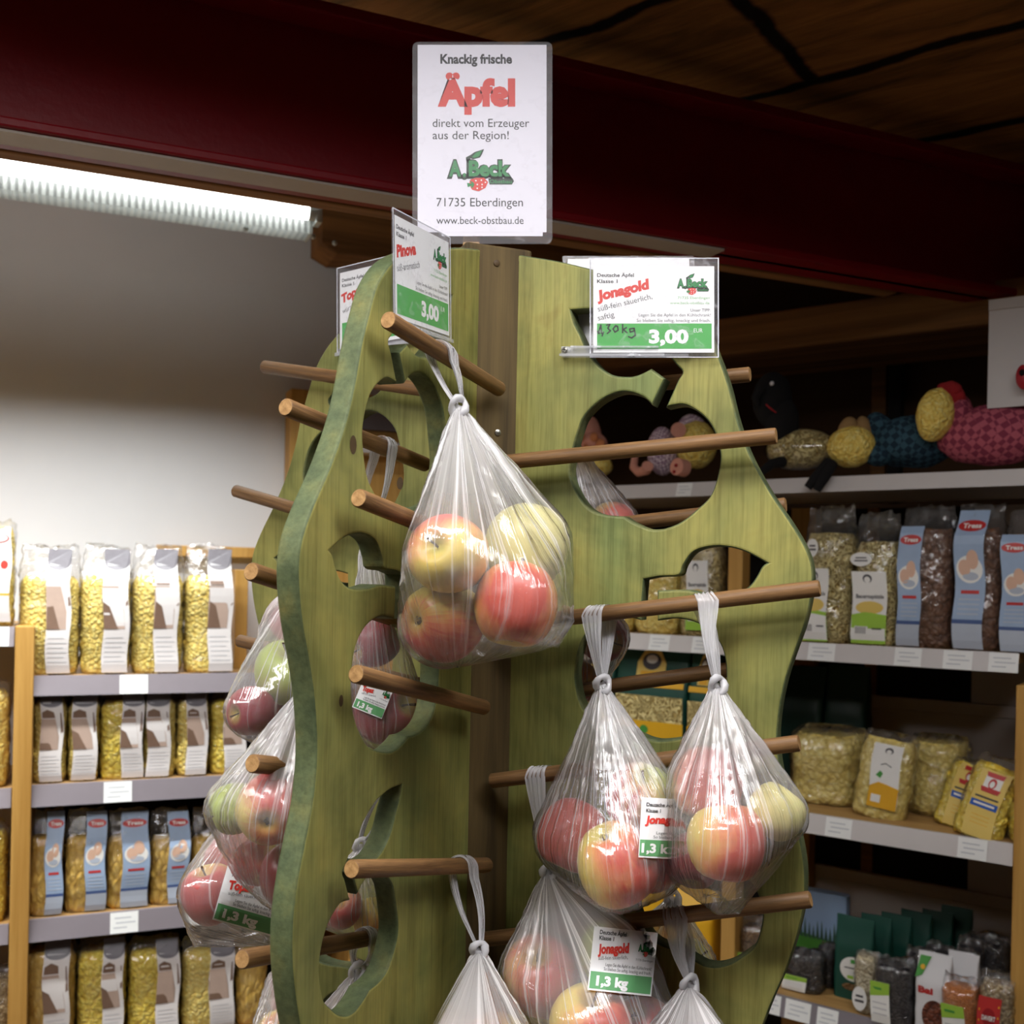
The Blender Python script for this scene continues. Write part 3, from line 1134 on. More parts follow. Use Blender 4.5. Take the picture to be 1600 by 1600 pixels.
# tall header sign
fy = Vector((0, -1, 0))
SP = Vector((0, 1.135, 0))
f_ = homog(SP, fy, 0.0)
big = thing('header_sign', 'tall laminated white sign with big red heading on top of the stand', 'sign', P(752, 372, 1.14))
sh = Sheet()
sh.grid(652.5, 70, 854, 363, 'paper_lilac', 0)
sh.text('Knackig frische', 688, 800, 99, 14.5, 'ink_black', 1, .035)
sh.text('Äpfel', 684, 805, 163.5, 41, 'ink_red', 1, .06)
sh.text('direkt vom Erzeuger', 676, 827, 198.5, 12.8, 'ink_black', 1)
sh.text('aus der Region!', 676, 795, 217.5, 12.8, 'ink_black', 1)
sh.logo(697, 233, 803, 299, 1)
sh.text('71735 Eberdingen', 682, 817, 322.5, 13.2, 'ink_black', 1)
sh.text('www.beck-obstbau.de', 682, 818, 350, 11.5, 'ink_black', 1)
m = MB(); sh.put(m, f_)
slab(m, f_, 690, 362, 848, 369, -1.5, -1, 'paper_lilac')
m.build('paper', big, world=True, smooth=False)
m = MB(); slab(m, f_, 644.5, 66, 863, 381, -8, 9, 'matte_sleeve', 9)
rim(m, f_, 653, 65.8, 855, 381, 1.2, 7, 'clear_edge') if False else None
m.build('laminate', big, world=True, smooth=False)
m = MB()
p0 = P(737, 362, 1.146)
m.box(p0 + Vector((-0.009, -0.004, -0.045)), p0 + Vector((0.009, 0.006, 0.04)), 'pine_upright', None, 0.001)
m.build('stick', big, world=True, smooth=False)

plain('ink_marker', S(28, 40, 30), 0.5, 0.1, 60)


def price_design(sh, name, nx1, sub, handwritten=True):
    X0, X1, Y0, Y1 = 927, 1116, 416, 551
    sh.grid(X0, Y0, X1, Y1, 'paper_white', 0)
    sh.text('Deutsche Äpfel', 933, 990.5, 432.6, 5.6, 'ink_black', 1, .02)
    sh.text('Klasse 1', 933, 965, 442.2, 5.6, 'ink_black', 1, .02)
    sh.text(name, 933.5, nx1, 470, 15.5, 'ink_red', 1, .055, 13.5, .15)
    for t, x0, x1, y, c in sub:
        sh.text(t, x0, x1, y, c, 'ink_grey', 1, 0, 13.5)
    sh.logo(1057, 427, 1108, 461, 1)
    sh.text('71735 Eberdingen', 1059, 1109, 467.3, 4.0, 'ink_pale_green', 1)
    sh.text('www.beck-obstbau.de', 1047, 1108.5, 475.3, 4.0, 'ink_pale_green', 1)
    sh.text('Unser TIPP:', 1079, 1110, 487, 4.6, 'ink_grey', 1)
    sh.text('Legen Sie die Äpfel in den Kühlschrank!', 998, 1110.5, 494.5, 4.6, 'ink_grey', 1)
    sh.text('So bleiben Sie saftig, knackig und frisch.', 995, 1110, 503, 4.6, 'ink_grey', 1)
    sh.grid(933, 505.5, 1112, 545, 'ink_green', 1)
    sh.text('3,00', 1014, 1076, 535.5, 20.5, 'paper_white', 2, .05)
    sh.text('EUR', 1084, 1098, 519.5, 6.2, 'paper_white', 2)
    if handwritten:
        for st in ([(935, 521), (939, 508), (940, 521)], [(934, 518), (937, 521)], [(943, 519), (941, 525)], [(948, 508), (953, 507), (950, 513), (954, 517), (949, 521)],
                   [(962, 509), (958, 514), (961, 519), (966, 516), (965, 510), (962, 509)], [(973, 507), (973, 520)], [(979, 512), (974, 515), (980, 520)],
                   [(990, 513), (984, 514), (985, 519), (991, 517), (991, 513), (993, 524), (987, 528), (982, 526)]):
            sh.stroke(st, 2.2, 'ink_marker', 3)


# Jonagold, on the right board
f_ = homog(O_, dL, TH / 2 + 0.006)
jon = thing('price_sign', 'white and green price sign reading Jonagold on the right board', 'sign', onpl(1020, 551, O_ + dL * 0.017, dL))
sh = Sheet()
price_design(sh, 'Jonagold', 1019, [('süß-fein säuerlich,', 935, 1022, 487, 8.3), ('saftig', 935, 961, 501, 8.3)])
m = MB(); sh.put(m, f_); m.build('paper', jon, world=True, smooth=False)
m = MB()
slab(m, f_, 922, 403, 1123.5, 559, -6, 8, 'clear_sleeve', 3)
rim(m, f_, 922, 403, 1123.5, 559, 1.6, 6, 'clear_edge')
m.build('sleeve', jon, world=True, smooth=False)
m = MB()
slab(m, f_, 876.5, 541, 1075, 557.5, -44, -8, 'clear_rail')
slab(m, f_, 876.5, 553.5, 1040, 557.5, 8, 40, 'clear_rail')
slab(m, f_, 893, 541, 1030, 544, 10, 24, 'clear_rail')
m.build('holder_rail', jon, world=True, smooth=False)
m = MB()
p = onpl(882, 547, O_ + dL * (TH / 2 + 0.0065), dL)
fr = Matrix.Translation(p) @ dL.to_track_quat('Z', 'Y').to_matrix().to_4x4()
m.lathe([(0, 0.0016), (0.0018, 0.0016), (0.003, 0.0008), (0.0032, -0.001)], 'screw_steel', 14, fr)
m.add([fr @ Vector(q) for q in ((-.0018, -.0004, .0018), (.0018, -.0004, .0018), (.0018, .0004, .0018), (-.0018, .0004, .0018))], [(0, 1, 2, 3)], 'ink_black')
m.add([fr @ Vector(q) for q in ((-.0004, -.0018, .0018), (.0004, -.0018, .0018), (.0004, .0018, .0018), (-.0004, .0018, .0018))], [(0, 1, 2, 3)], 'ink_black')
m.build('screw', jon, world=True, smooth=False)
# its neighbour on the back of the same board: we see the blank back
f_ = homog(O_, dL, -TH / 2 - 0.006)
bk = thing('price_sign', 'price sign seen from its blank back behind the right board', 'sign', onpl(985, 545, O_ - dL * 0.017, dL))
m = MB(); slab(m, f_, 887, 404.5, 1077, 541, -1, 0, 'paper_white'); m.build('paper', bk, world=True, smooth=False)
m = MB(); slab(m, f_, 879, 400, 1085, 547, -6, 6, 'clear_sleeve', 3); m.build('sleeve', bk, world=True, smooth=False)

# Pinova, on the forward board
pp, off = O_, TH / 2 + 0.004
TL, TR = onpl(616, 335, pp + dR * off, dR), onpl(701, 379, pp + dR * off, dR)
u = (TR - TL)
wid = u.length
u.normalize()
vd = Vector((0, 0, -1)) - u * Vector((0, 0, -1)).dot(u)
vd.normalize()
hei = 0.0905
f_ = rectmap(TL, u, vd, (927, 1116), (416, 551), wid, hei, dR)
pin = thing('price_sign', 'white and green price sign reading Pinova on the forward board', 'sign', TL + vd * hei)
sh = Sheet()
price_design(sh, 'Pinova', 1000, [('süß-aromatisch', 935, 1012, 489, 9)], False)
m = MB(); sh.put(m, f_); m.build('paper', pin, world=True, smooth=False)
m = MB(); slab(m, f_, 920, 408, 1120, 556, -6, 8, 'clear_sleeve', 3); rim(m, f_, 920, 408, 1120, 556, 1.6, 6, 'clear_edge')
m.build('sleeve', pin, world=True, smooth=False)
m = MB(); slab(m, f_, 920, 548, 1120, 560, -36, -8, 'clear_rail'); slab(m, f_, 920, 556, 1120, 561, 8, 30, 'clear_rail'); m.build('holder_rail', pin, world=True, smooth=False)

# Topaz, on the back left board
TL = onpl(531, 427, O_ + nN * (TH / 2 + 0.005), nN)
u = (-dN + Vector((0, 0, 0.03))).normalized()
vd = (Vector((0, 0, -1)) + u * 0.03).normalized()
wid, hei = 0.112, 0.0905
f_ = rectmap(TL, u, vd, (927, 1116), (416, 551), wid, hei, nN)
top = thing('price_sign', 'white and green price sign reading Topaz on the back left board', 'sign', TL + vd * hei)
sh = Sheet()
price_design(sh, 'Topaz', 996, [('würzig,', 935, 970, 489, 8.5), ('erfrischend', 958, 1006, 496, 8.5)], False)
m = MB(); sh.put(m, f_); m.build('paper', top, world=True, smooth=False)
m = MB(); slab(m, f_, 920, 406, 1124, 558, -6, 8, 'clear_sleeve', 3); rim(m, f_, 920, 406, 1124, 558, 1.6, 6, 'clear_edge')
m.build('sleeve', top, world=True, smooth=False)
m = MB(); slab(m, f_, 918, 549, 1124, 562, -36, -8, 'clear_rail'); slab(m, f_, 918, 557, 1124, 563, 8, 30, 'clear_rail'); m.build('holder_rail', top, world=True, smooth=False)
#PART3
# ------------------------------------------------------------------ apples and their bags
def proj(p):
    u, v = F_PX * p.x / p.y, -F_PX * (p.z - CZ) / p.y
    c, s = math.cos(RHO), math.sin(RHO)
    return HX + u * c - v * s, HY + u * s + v * c


def on_peg(key, px):
    a, b, d = PEGS[key]
    lo, hi = 0.0, 1.0
    f = lambda t: proj(a + (b - a) * t)[0] - px
    for _ in range(40):
        mid = (lo + hi) / 2
        if (f(lo) > 0) == (f(mid) > 0):
            lo = mid
        else:
            hi = mid
    return a + (b - a) * lo, d


AR = 0.0375
_am = {}


def apple_mesh(k):
    if k in _am:
        return _am[k]
    m = MB()
    pts = [(0.0, 0.62), (0.05, 0.615), (0.10, 0.64), (0.17, 0.71), (0.27, 0.79), (0.40, 0.845), (0.55, 0.83), (0.72, 0.74), (0.87, 0.56), (0.97, 0.32), (1.0, 0.06),
           (0.97, -0.22), (0.88, -0.48), (0.74, -0.70), (0.58, -0.83), (0.42, -0.885), (0.28, -0.87), (0.17, -0.81), (0.08, -0.75), (0.0, -0.73)]
    n_ = 40
    vs, fs = [], []
    for r, z in pts:
        for j in range(n_):
            th = 2 * PI * j / n_
            q = 0.985 + 0.02 * math.cos(5 * th + k) * (0.3 + max(0, -z)) + 0.022 * math.cos(2 * th + k * 2) + 0.012 * math.cos(th + k)
            vs.append((r * math.cos(th) * q * AR, r * math.sin(th) * q * AR, (z * (1 + 0.05 * math.cos(th + k * 1.3)) * AR * 1.02)))
    for i in range(len(pts) - 1):
        for j in range(n_):
            q = (j + 1) % n_
            fs.append((i * n_ + j, (i + 1) * n_ + j, (i + 1) * n_ + q, i * n_ + q))
    m.add(vs, fs, 'apple_red')
    o = m.build('apple', None, smooth='full', weld=True)
    me = o.data
    bpy.data.objects.remove(o, do_unlink=True)
    m = MB()
    m.tube([(0, 0, 0.60 * AR), (0.002, 0, 0.85 * AR), (0.005, 0.001, 1.12 * AR)], [0.0012, 0.0011, 0.0017], 'stem_brown', 8)
    o = m.build('stem', None)
    sm = o.data
    bpy.data.objects.remove(o, do_unlink=True)
    m = MB()
    for j in range(5):
        a = 2 * PI * j / 5
        c, s = math.cos(a), math.sin(a)
        m.add([(0.0045 * c - .0014 * s, 0.0045 * s + .0014 * c, -0.80 * AR), (0.0045 * c + .0014 * s, 0.0045 * s - .0014 * c, -0.80 * AR), (0.001 * c, 0.001 * s, -0.87 * AR)], [(0, 1, 2)], 'calyx_dark')
    m.lathe([(0.0, -0.745 * AR), (0.0042, -0.765 * AR)], 'calyx_dark', 12)
    o = m.build('calyx', None)
    cm = o.data
    bpy.data.objects.remove(o, do_unlink=True)
    _am[k] = (me, sm, cm)
    return _am[k]


def make_apple(c, r, mat, axis, cheek, label, group, stem=True):
    me, sm, cm = apple_mesh(random.randint(0, 3))
    o = bpy.data.objects.new('apple', me)
    COL.objects.link(o)
    az = Vector(axis).normalized()
    ch_ = Vector(cheek)
    axx = ch_ - az * ch_.dot(az)
    axx = axx.normalized() if axx.length > 0.05 else az.orthogonal().normalized()
    q = Matrix((axx, az.cross(axx), az)).transposed().to_4x4()
    o.matrix_basis = Matrix.Translation(c) @ q @ Matrix.Scale(r / AR, 4)
    o.material_slots[0].link = 'OBJECT'
    o.material_slots[0].material = MATS[mat]
    tag(o, label, 'apple', group)
    for nm, d in ((('stem', sm),) if stem else ()) + (('calyx', cm),):
        ch = bpy.data.objects.new(nm, d)
        COL.objects.link(ch)
        ch.parent = o
    return o


def bag(key, hx, knot, apples, phrase, short, flaps=(), wd=0.022, seed=0, slip=None, ncut=0.0):
    """one tied bag: taut film from the knot over its apples, loop over the peg, apples as things of their own"""
    rnd = random.Random(seed)
    H, pd = on_peg(key, hx)
    K = P(knot[0], knot[1], knot[2] if len(knot) > 2 else H.y)
    A = [[P(a[0], a[1], a[3]), a[2] * a[3] / F_PX] for a in apples]
    for _ in range(60):                                   # apples push each other apart along the line of sight
        moved = False
        for i in range(len(A)):
            for j in range(i + 1, len(A)):
                d = (A[i][0] - A[j][0]).length
                g = 0.985 * (A[i][1] + A[j][1]) - d
                if g > 0:
                    k = i if A[i][0].y < A[j][0].y else j
                    A[k][0] = CAM + (A[k][0] - CAM) * (1 - 0.5 * g / A[k][0].y)
                    moved = True
        if not moved:
            break
    bm = bmesh.new()
    for c, r in A:
        for i in range(13):
            ph = PI * i / 12
            for j in range(18):
                th = 2 * PI * j / 18
                d = Vector((math.sin(ph) * math.cos(th), math.sin(ph) * math.sin(th), math.cos(ph)))
                bm.verts.new(c + d * (r * 1.06 + 0.0025))
    for j in range(8):
        bm.verts.new(K + Vector((0.006 * math.cos(j * PI / 4), 0.006 * math.sin(j * PI / 4), 0)))
    for f in flaps:
        bm.verts.new(P(*f))
    bmesh.ops.convex_hull(bm, input=list(bm.verts))
    bmesh.ops.triangulate(bm, faces=list(bm.faces))
    bvh = BVHTree.FromBMesh(bm)
    zmin = min(v.co.z for v in bm.verts)
    low = [v.co for v in bm.verts if v.co.z < zmin + 0.02 and v.link_faces]
    bm.free()
    mean = sum((c for c, r in A), Vector()) / len(A)
    B = sum(low, Vector()) / len(low) if low else mean.copy()
    B = Vector((B.x * 0.6 + mean.x * 0.4, B.y * 0.6 + mean.y * 0.4, zmin + 0.002))
    t0 = thing('apple_bag', 'tied apple bag ' + phrase, 'bag of apples', (B.x, B.y, zmin), 0, 'bags of apples on the stand')
    NU, NV, NB = 120, 44, 14
    rings = []
    ph_ = [rnd.uniform(0, 6.28) for _ in range(6)]
    fq = (7, 11, 17, 23, 31)
    for i in range(NV + NB):
        if i < NV:
            t = 0.82 * i / (NV - 1)
            c = K + (B - K) * t
            tilt = 0.0
        else:
            t = 0.82
            c = K + (B - K) * t
            tilt = PI / 2 * (i - NV + 1) / NB * 0.985
        v = 1 - (t if i < NV else 0.82 + 0.18 * (i - NV + 1) / NB)
        ring = []
        for j in range(NU):
            th = 2 * PI * j / NU
            d = Vector((math.cos(th) * math.cos(tilt), math.sin(th) * math.cos(tilt), -math.sin(tilt)))
            hit = bvh.ray_cast(c, d)
            R = hit[3] if hit[0] is not None else 0.004
            env = max(0.0, 1 - t / 0.62)
            fold = sum(math.sin(fq[q] * th + ph_[q] + 1.4 * t * math.sin(q + th)) / (1 + 0.35 * q) for q in range(5)) / 2.2
            wob = noise.noise(Vector((math.cos(th) * 2.2, math.sin(th) * 2.2, t * 5 + seed)))
            R2 = R * (1 + (0.07 if slip else 0.17) * env * fold) - 0.004 * abs(wob) * env + 0.0016 * noise.noise(Vector((math.cos(th) * 9, math.sin(th) * 9, t * 22 + seed)))
            q_ = c + d * max(R2, 0.002)
            for ac, ar in A:
                e_ = q_ - ac
                if e_.length < ar * 1.06:
                    q_ = ac + e_.normalized() * ar * 1.06
            ring.append(q_)
        rings.append((ring, v))
    vs, uv, fs = [], [], []
    for ring, v in rings:
        for j in range(NU + 1):
            vs.append(ring[j % NU])
            uv.append((j / NU, v))
    for i in range(len(rings) - 1):
        for j in range(NU):
            a = i * (NU + 1) + j
            fs.append((a, a + NU + 1, a + NU + 2, a + 1))
    o_ = len(vs)
    vs.append(B + Vector((0, 0, -0.0005)))
    uv.append((0.5, 0))
    a = (len(rings) - 1) * (NU + 1)
    fs += [(a + j, o_, a + j + 1) for j in range(NU)]
    m = MB(); m.add(vs, fs, 'bag_film', uv)
    m.build('film', t0, smooth='full', world=True)
    if flaps:                                            # the welded hem hanging below
        m = MB()
        pts = [P(*f) for f in flaps]
        fv_, fu = [], []
        for k, p in enumerate(pts):
            fv_ += [p, p + (B - p) * 0.45 + Vector((0, -0.004 * (k % 2), 0.012))]
            fu += [(k * 0.1, 0), (k * 0.1, 0.3)]
        m.add(fv_, [(2 * k, 2 * k + 2, 2 * k + 3, 2 * k + 1) for k in range(len(pts) - 1)], 'bag_film', fu)
        m.build('hem', t0, smooth='full', world=True)
    # loop over the peg
    side = Vector((0, 0, 1)).cross(pd).normalized()
    if side.y > 0:
        side = -side
    upv = pd.cross(side).normalized()
    if upv.z < 0:
        upv = -upv
    rp = PEG_R + 0.0016
    path, widths = [], []
    jit = pd * rnd.uniform(-0.006, 0.006)
    tw = rnd.uniform(-0.004, 0.004)
    for k in range(10):
        s = k / 10
        q = K + Vector((0, 0, 0.006)) + side * 0.003
        e = H + side * rp - upv * 0.004 + jit
        path.append(q + (e - q) * s + side * 0.003 * math.sin(s * PI) + pd * tw * math.sin(s * PI))
        widths.append(0.007 + (wd - 0.007) * s ** 1.5)
    for k in range(11):
        a = PI * k / 10
        path.append(H + jit * (1 - 2 * k / 10.0) + side * rp * math.cos(a) + upv * rp * math.sin(a))
        widths.append(wd * (1 - 0.15 * math.sin(a)))
    for k in range(1, 11):
        s = k / 10
        q = H - side * rp - upv * 0.004 - jit
        e = K + Vector((0, 0, 0.006)) - side * 0.003
        path.append(q + (e - q) * s - side * 0.003 * math.sin(s * PI) - pd * tw * 1.5 * math.sin(s * PI))
        widths.append(0.007 + (wd * 0.9 - 0.007) * (1 - s) ** 1.5)
    M_ = 12
    vs, uv, fs = [], [], []
    for i, p in enumerate(path):
        tn = (path[min(i + 1, len(path) - 1)] - path[max(i - 1, 0)]).normalized()
        nn = tn.cross(pd).normalized()
        for j in range(M_ + 1):
            x = j / M_ - 0.5
            z = 0.0012 * math.sin(j * 2.4 + seed + i * 0.05) + 0.0007 * math.sin(j * 4.1 + i * 0.3)
            z += 0.0007 if 9 < i < 21 else 0
            vs.append(p + pd * (x * widths[i]) + nn * (-abs(z) if 9 < i < 21 and False else z))
            uv.append((j / M_, i / len(path)))
    for i in range(len(path) - 1):
        for j in range(M_):
            a = i * (M_ + 1) + j
            fs.append((a, a + 1, a + M_ + 2, a + M_ + 1))
    m = MB(); m.add(vs, fs, 'bag_loop_film', uv)
    m.build('loop', t0, smooth='full', world=True)
    m = MB()
    pts, rr = [], []
    for k in range(15):
        a = 2 * PI * k / 14 * 1.08
        pts.append(K + Vector((0.0065 * math.cos(a), -0.004 + 0.003 * math.sin(a * 2), 0.002 + 0.008 * math.sin(a))))
        rr.append(0.0034 + 0.0009 * math.sin(3 * a + seed))
    m.tube(pts, rr, 'bag_loop_film', 10)
    m.blob(K + Vector((0, 0, -0.004)), (0.0062, 0.0058, 0.008), 'bag_loop_film', 0.35, 260, 16, 12, seed)
    m.build('knot', t0, smooth='full', world=True)
    if slip:
        sh, cx, cy, rot = slip
        cr, sr = math.cos(math.radians(rot)), math.sin(math.radians(rot))

        def fn(x, y, L):
            X, Y = cx + x * cr - y * sr, cy + x * sr + y * cr
            d = ray(X, Y).normalized()
            h = bvh.ray_cast(CAM, d)
            if h[0] is None:
                d0 = ray(cx, cy).normalized()
                h0 = bvh.ray_cast(CAM, d0)
                return CAM + d * (h0[3] - 0.0022 - 0.0004 * L)
            return h[0] - d * (0.0022 + 0.0004 * L)
        m = MB(); sh.put(m, fn)
        m.build('product_slip', t0, world=True, smooth=False)
    for (c, r), a in zip(A, apples):
        mat = a[4]
        ax = a[6] if len(a) > 6 else (rnd.uniform(-1, 1), rnd.uniform(-1, 0.6), rnd.uniform(-0.6, 1))
        rl = a[7] if len(a) > 7 else (rnd.uniform(-1, 1), rnd.uniform(-1, 0), rnd.uniform(-.6, .6))
        make_apple(c, r, mat, ax, rl, a[5] + ' in ' + short, 'apples in the bags', stem=True)


def slip_small(kind, w_, h_, cut=False):
    s = Sheet()
    x0, y0 = -w_ / 2, -h_ / 2
    s.grid(x0, y0, x0 + w_, y0 + h_, 'paper_white', 0, 18, 18)
    s.grid(x0 + w_ * .02, y0 + h_ * .70, x0 + w_ * .98, y0 + h_ * .97, 'label_green', 1, 18, 6)
    name = kind
    if cut:
        s.text('Deutsche Äpf', x0 + w_ * .16, x0 + w_ * .97, y0 + h_ * .14, h_ * .06, 'ink_black', 2, .02)
        s.text('Klasse 1', x0 + w_ * .16, x0 + w_ * .6, y0 + h_ * .24, h_ * .06, 'ink_black', 2, .02)
        s.text(name[:5], x0 + w_ * .14, x0 + w_ * .93, y0 + h_ * .43, h_ * .13, 'ink_red', 2, .05, 3, .15)
        s.text('Legen Si', x0 + w_ * .5, x0 + w_ * .96, y0 + h_ * .60, h_ * .045, 'ink_grey', 2)
        s.text('So bleiben', x0 + w_ * .42, x0 + w_ * .96, y0 + h_ * .67, h_ * .045, 'ink_grey', 2)
        s.text('1,3 k', x0 + w_ * .08, x0 + w_ * .9, y0 + h_ * .91, h_ * .15, 'paper_white', 2, .04)
    else:
        s.text('Deutsche Äpfel', x0 + w_ * .10, x0 + w_ * .52, y0 + h_ * .11, h_ * .065, 'ink_black', 2, .02)
        s.text('Klasse 1', x0 + w_ * .10, x0 + w_ * .33, y0 + h_ * .20, h_ * .065, 'ink_black', 2, .02)
        s.text(name, x0 + w_ * .10, x0 + w_ * (.60 if len(name) > 5 else .46), y0 + h_ * .42, h_ * .15, 'ink_red', 2, .05, 8, .15)
        s.text('süß-fein säuerlich,', x0 + w_ * .12, x0 + w_ * .58, y0 + h_ * .52, h_ * .06, 'ink_grey', 2, 0, 8)
        s.logo(x0 + w_ * .72, y0 + h_ * .14, x0 + w_ * .98, y0 + h_ * .40, 2)
        s.text('71735 Eberdingen', x0 + w_ * .70, x0 + w_ * .97, y0 + h_ * .47, h_ * .035, 'ink_grey', 2)
        s.text('Legen Sie die Äpfel in den Kühlschrank!', x0 + w_ * .24, x0 + w_ * .96, y0 + h_ * .60, h_ * .05, 'ink_black', 2)
        s.text('So bleiben Sie saftig, knackig und frisch.', x0 + w_ * .22, x0 + w_ * .96, y0 + h_ * .67, h_ * .05, 'ink_black', 2)
        s.text('1,3 kg', x0 + w_ * .12, x0 + w_ * .62, y0 + h_ * .91, h_ * .15, 'paper_white', 2, .05)
    return s


YR, RD, DK, YL, GN, GR = 'apple_yellow_red', 'apple_red', 'apple_dark_red', 'apple_yellow', 'apple_green', 'apple_green_red'
bag('L1', 690, (717, 640, 0.972), [
    (700, 866, 62, 0.932, YR, 'yellow red apple with its stalk forward', (-0.35, -1, 0.25), (-.5, -.2, .8)),
    (822, 853, 66, 0.99, YL, 'pale yellow apple at the upper right', (0.3, 0.5, 1), (.8, .8, -.3)),
    (692, 973, 64, 0.94, RD, 'orange red apple at the lower left', (0.75, 0.75, -0.1), (-.7, -.5, -.2)),
    (805, 946, 67, 0.925, YR, 'salmon red apple at the lower right', (0.1, 0.35, 1), (.2, -1, -.2))],
    'at the front from the topmost forward peg', 'the front topmost bag', [(872, 1012, 0.95), (898, 972, 0.955), (660, 1027, 0.93), (762, 1024, 0.92)], 0.021, 3)
bag('R2', 937, (941, 1072, 1.045), [
    (895, 1306, 57, 1.045, RD, 'red apple with a green streak at the left', (0.5, 0.4, 1), (-.2, -.9, .4)),
    (1000, 1246, 54, 1.025, GR, 'green and red apple at the top', (0.1, -0.7, 1), (-1, -.2, -.2)),
    (965, 1352, 65, 0.985, YR, 'large yellow apple with red blush in front', (0.5, 0.2, -1), (.8, -.3, -.5)),
    (1022, 1350, 45, 1.03, RD, 'dull red apple behind the slip')],
    'hanging from the long right peg nearest the post', 'the left of two right bags', [(975, 1420, 1.0), (1000, 1412, 1.0)], 0.021, 5, (slip_small('Jonagold', 52, 94, True), 1026, 1294, 3))
bag('R2', 1100, (1120, 1074, 0.995), [
    (1105, 1226, 57, 0.995, RD, 'red apple at the upper left', (0.2, 0.5, 1), (.5, -.8, 0)),
    (1134, 1316, 62, 0.945, YR, 'orange striped apple at the front', (0.0, 0.25, 1), (.4, -.8, -.3)),
    (1213, 1270, 45, 0.975, YL, 'pale yellow apple at the right', (0.6, 0.1, 1), (-1, .1, .3)),
    (1086, 1342, 44, 0.99, DK, 'dark red apple at the lower left', (0.2, 0.6, 1), (0, -1, 0))],
    'hanging from the long right peg nearest its tip', 'the right of two right bags', [(1120, 1430, 0.962), (1156, 1428, 0.962), (1070, 1352, 0.99)], 0.021, 8)
bag('R3', 846, (857, 1364, 1.08), [
    (845, 1527, 62, 1.05, RD, 'red and yellow apple at the left', (-0.2, -0.6, 1), (.7, -.6, -.2)),
    (958, 1490, 54, 1.035, GR, 'green topped apple behind the slip', (0.2, 0.3, 1), (1, .2, -.3)),
    (922, 1607, 66, 1.0, YR, 'yellow apple with pale stalk end at the front', (0.0, -0.4, 1), (.7, -.6, -.4)),
    (1006, 1614, 56, 1.025, RD, 'red apple at the lower right')],
    'under the front right bag, with a weight slip', 'the bag with the flat slip', (), 0.022, 11, (slip_small('Jonagold', 100, 100), 973, 1502, 6))
bag('L4', 722, (748, 1487, 1.015), [
    (772, 1642, 58, 0.985, YR, 'yellow red apple at the top'), (722, 1668, 56, 0.975, RD, 'red apple at the left'), (800, 1702, 58, 0.98, RD, 'red apple at the right')],
    'hanging from the lowest forward peg beside the post', 'the low bag beside the post', (), 0.02, 13)
bag('R4', 1056, (1077, 1540, 1.005), [
    (1080, 1690, 58, 0.975, DK, 'dark red apple at the front'), (1020, 1690, 54, 0.985, RD, 'red apple at the left'), (1130, 1700, 50, 0.96, RD, 'red apple at the right')],
    'hanging from the lowest long right peg', 'the bag on the lowest right peg', (), 0.024, 17)
bag('N2', 500, (478, 900, 1.215), [
    (448, 1052, 50, 1.17, GN, 'green apple at the front', (0.1, -0.5, 0.8), (-.6, .6, -.3)), (393, 1110, 36, 1.19, DK, 'dark red apple at the lower left'),
    (462, 975, 40, 1.215, RD, 'pink red apple at the top'), (452, 1130, 42, 1.195, DK, 'red apple at the bottom')],
    'behind the forward board, from the back left pegs', 'the uppermost left bag', [(372, 1150, 1.18), (400, 1164, 1.18)], 0.02, 19)
bag('M1', 600, (574, 842, 1.06), [
    (588, 1004, 38, 1.085, DK, 'dark shaded apple at the top'), (606, 1112, 54, 1.085, DK, 'dark red apple at the bottom')],
    'seen through the middle apple cutout of the forward board', 'the bag behind the middle forward cutout', (), 0.019, 23,
    (slip_small('Topaz', 50, 52), 583, 1090, 22))
bag('M2', 470, (478, 1078, 0.935), [
    (367, 1263, 41, 0.935, GN, 'pale green apple at the left'), (425, 1264, 57, 0.905, RD, 'red apple turning yellow round its calyx', (-0.1, 1, 0.2), (.9, -.1, .5)),
    (455, 1370, 50, 0.925, DK, 'dark pink red apple at the bottom'), (402, 1345, 36, 0.97, RD, 'red apple at the back')],
    'in front of the other bags, left of the forward board', 'the foremost left bag', (), 0.02, 29)
bag('N3', 446, (430, 1190, 1.19), [
    (330, 1396, 44, 1.10, RD, 'red apple with a yellow top at the left', (-0.2, -0.3, 1), (-.1, -.6, -.6)), (364, 1338, 42, 1.13, RD, 'red apple at the top'),
    (400, 1390, 42, 1.10, YR, 'bright yellow orange apple behind the slip', (0, 0.3, 1), (-.6, -.2, -.6)), (458, 1430, 38, 1.13, RD, 'red apple at the right')],
    'lowest at the left, with a Topaz slip', 'the left bag with Topaz slip', [(302, 1481, 1.11), (370, 1467, 1.10), (450, 1446, 1.11), (288, 1402, 1.11)], 0.02, 31,
    (slip_small('Topaz', 112, 92), 398, 1408, 16))
bag('M3', 618, (565, 1325, 1.085), [
    (532, 1415, 35, 1.095, RD, 'orange red apple at the left'), (584, 1436, 33, 1.105, YR, 'yellow apple at the right')],
    'seen through the lowest apple cutout of the forward board', 'the bag behind the lowest forward cutout', (), 0.018, 37)
bag('M4', 572, (560, 1520, 1.035), [
    (520, 1625, 38, 1.065, DK, 'dark red apple at the left'), (575, 1620, 40, 1.07, YR, 'yellow apple at the right')],
    'below the lowest cutout, behind the forward board', 'the bag at the foot of the forward board', (), 0.02, 41)
bag('M4', 452, (448, 1494, 0.905), [
    (452, 1550, 34, 0.905, GR, 'yellow green apple at the top'), (445, 1625, 46, 0.89, RD, 'pink red apple at the bottom')],
    'at the tip of the lowest left peg', 'the bag on the lowest left peg tip', (), 0.016, 43)
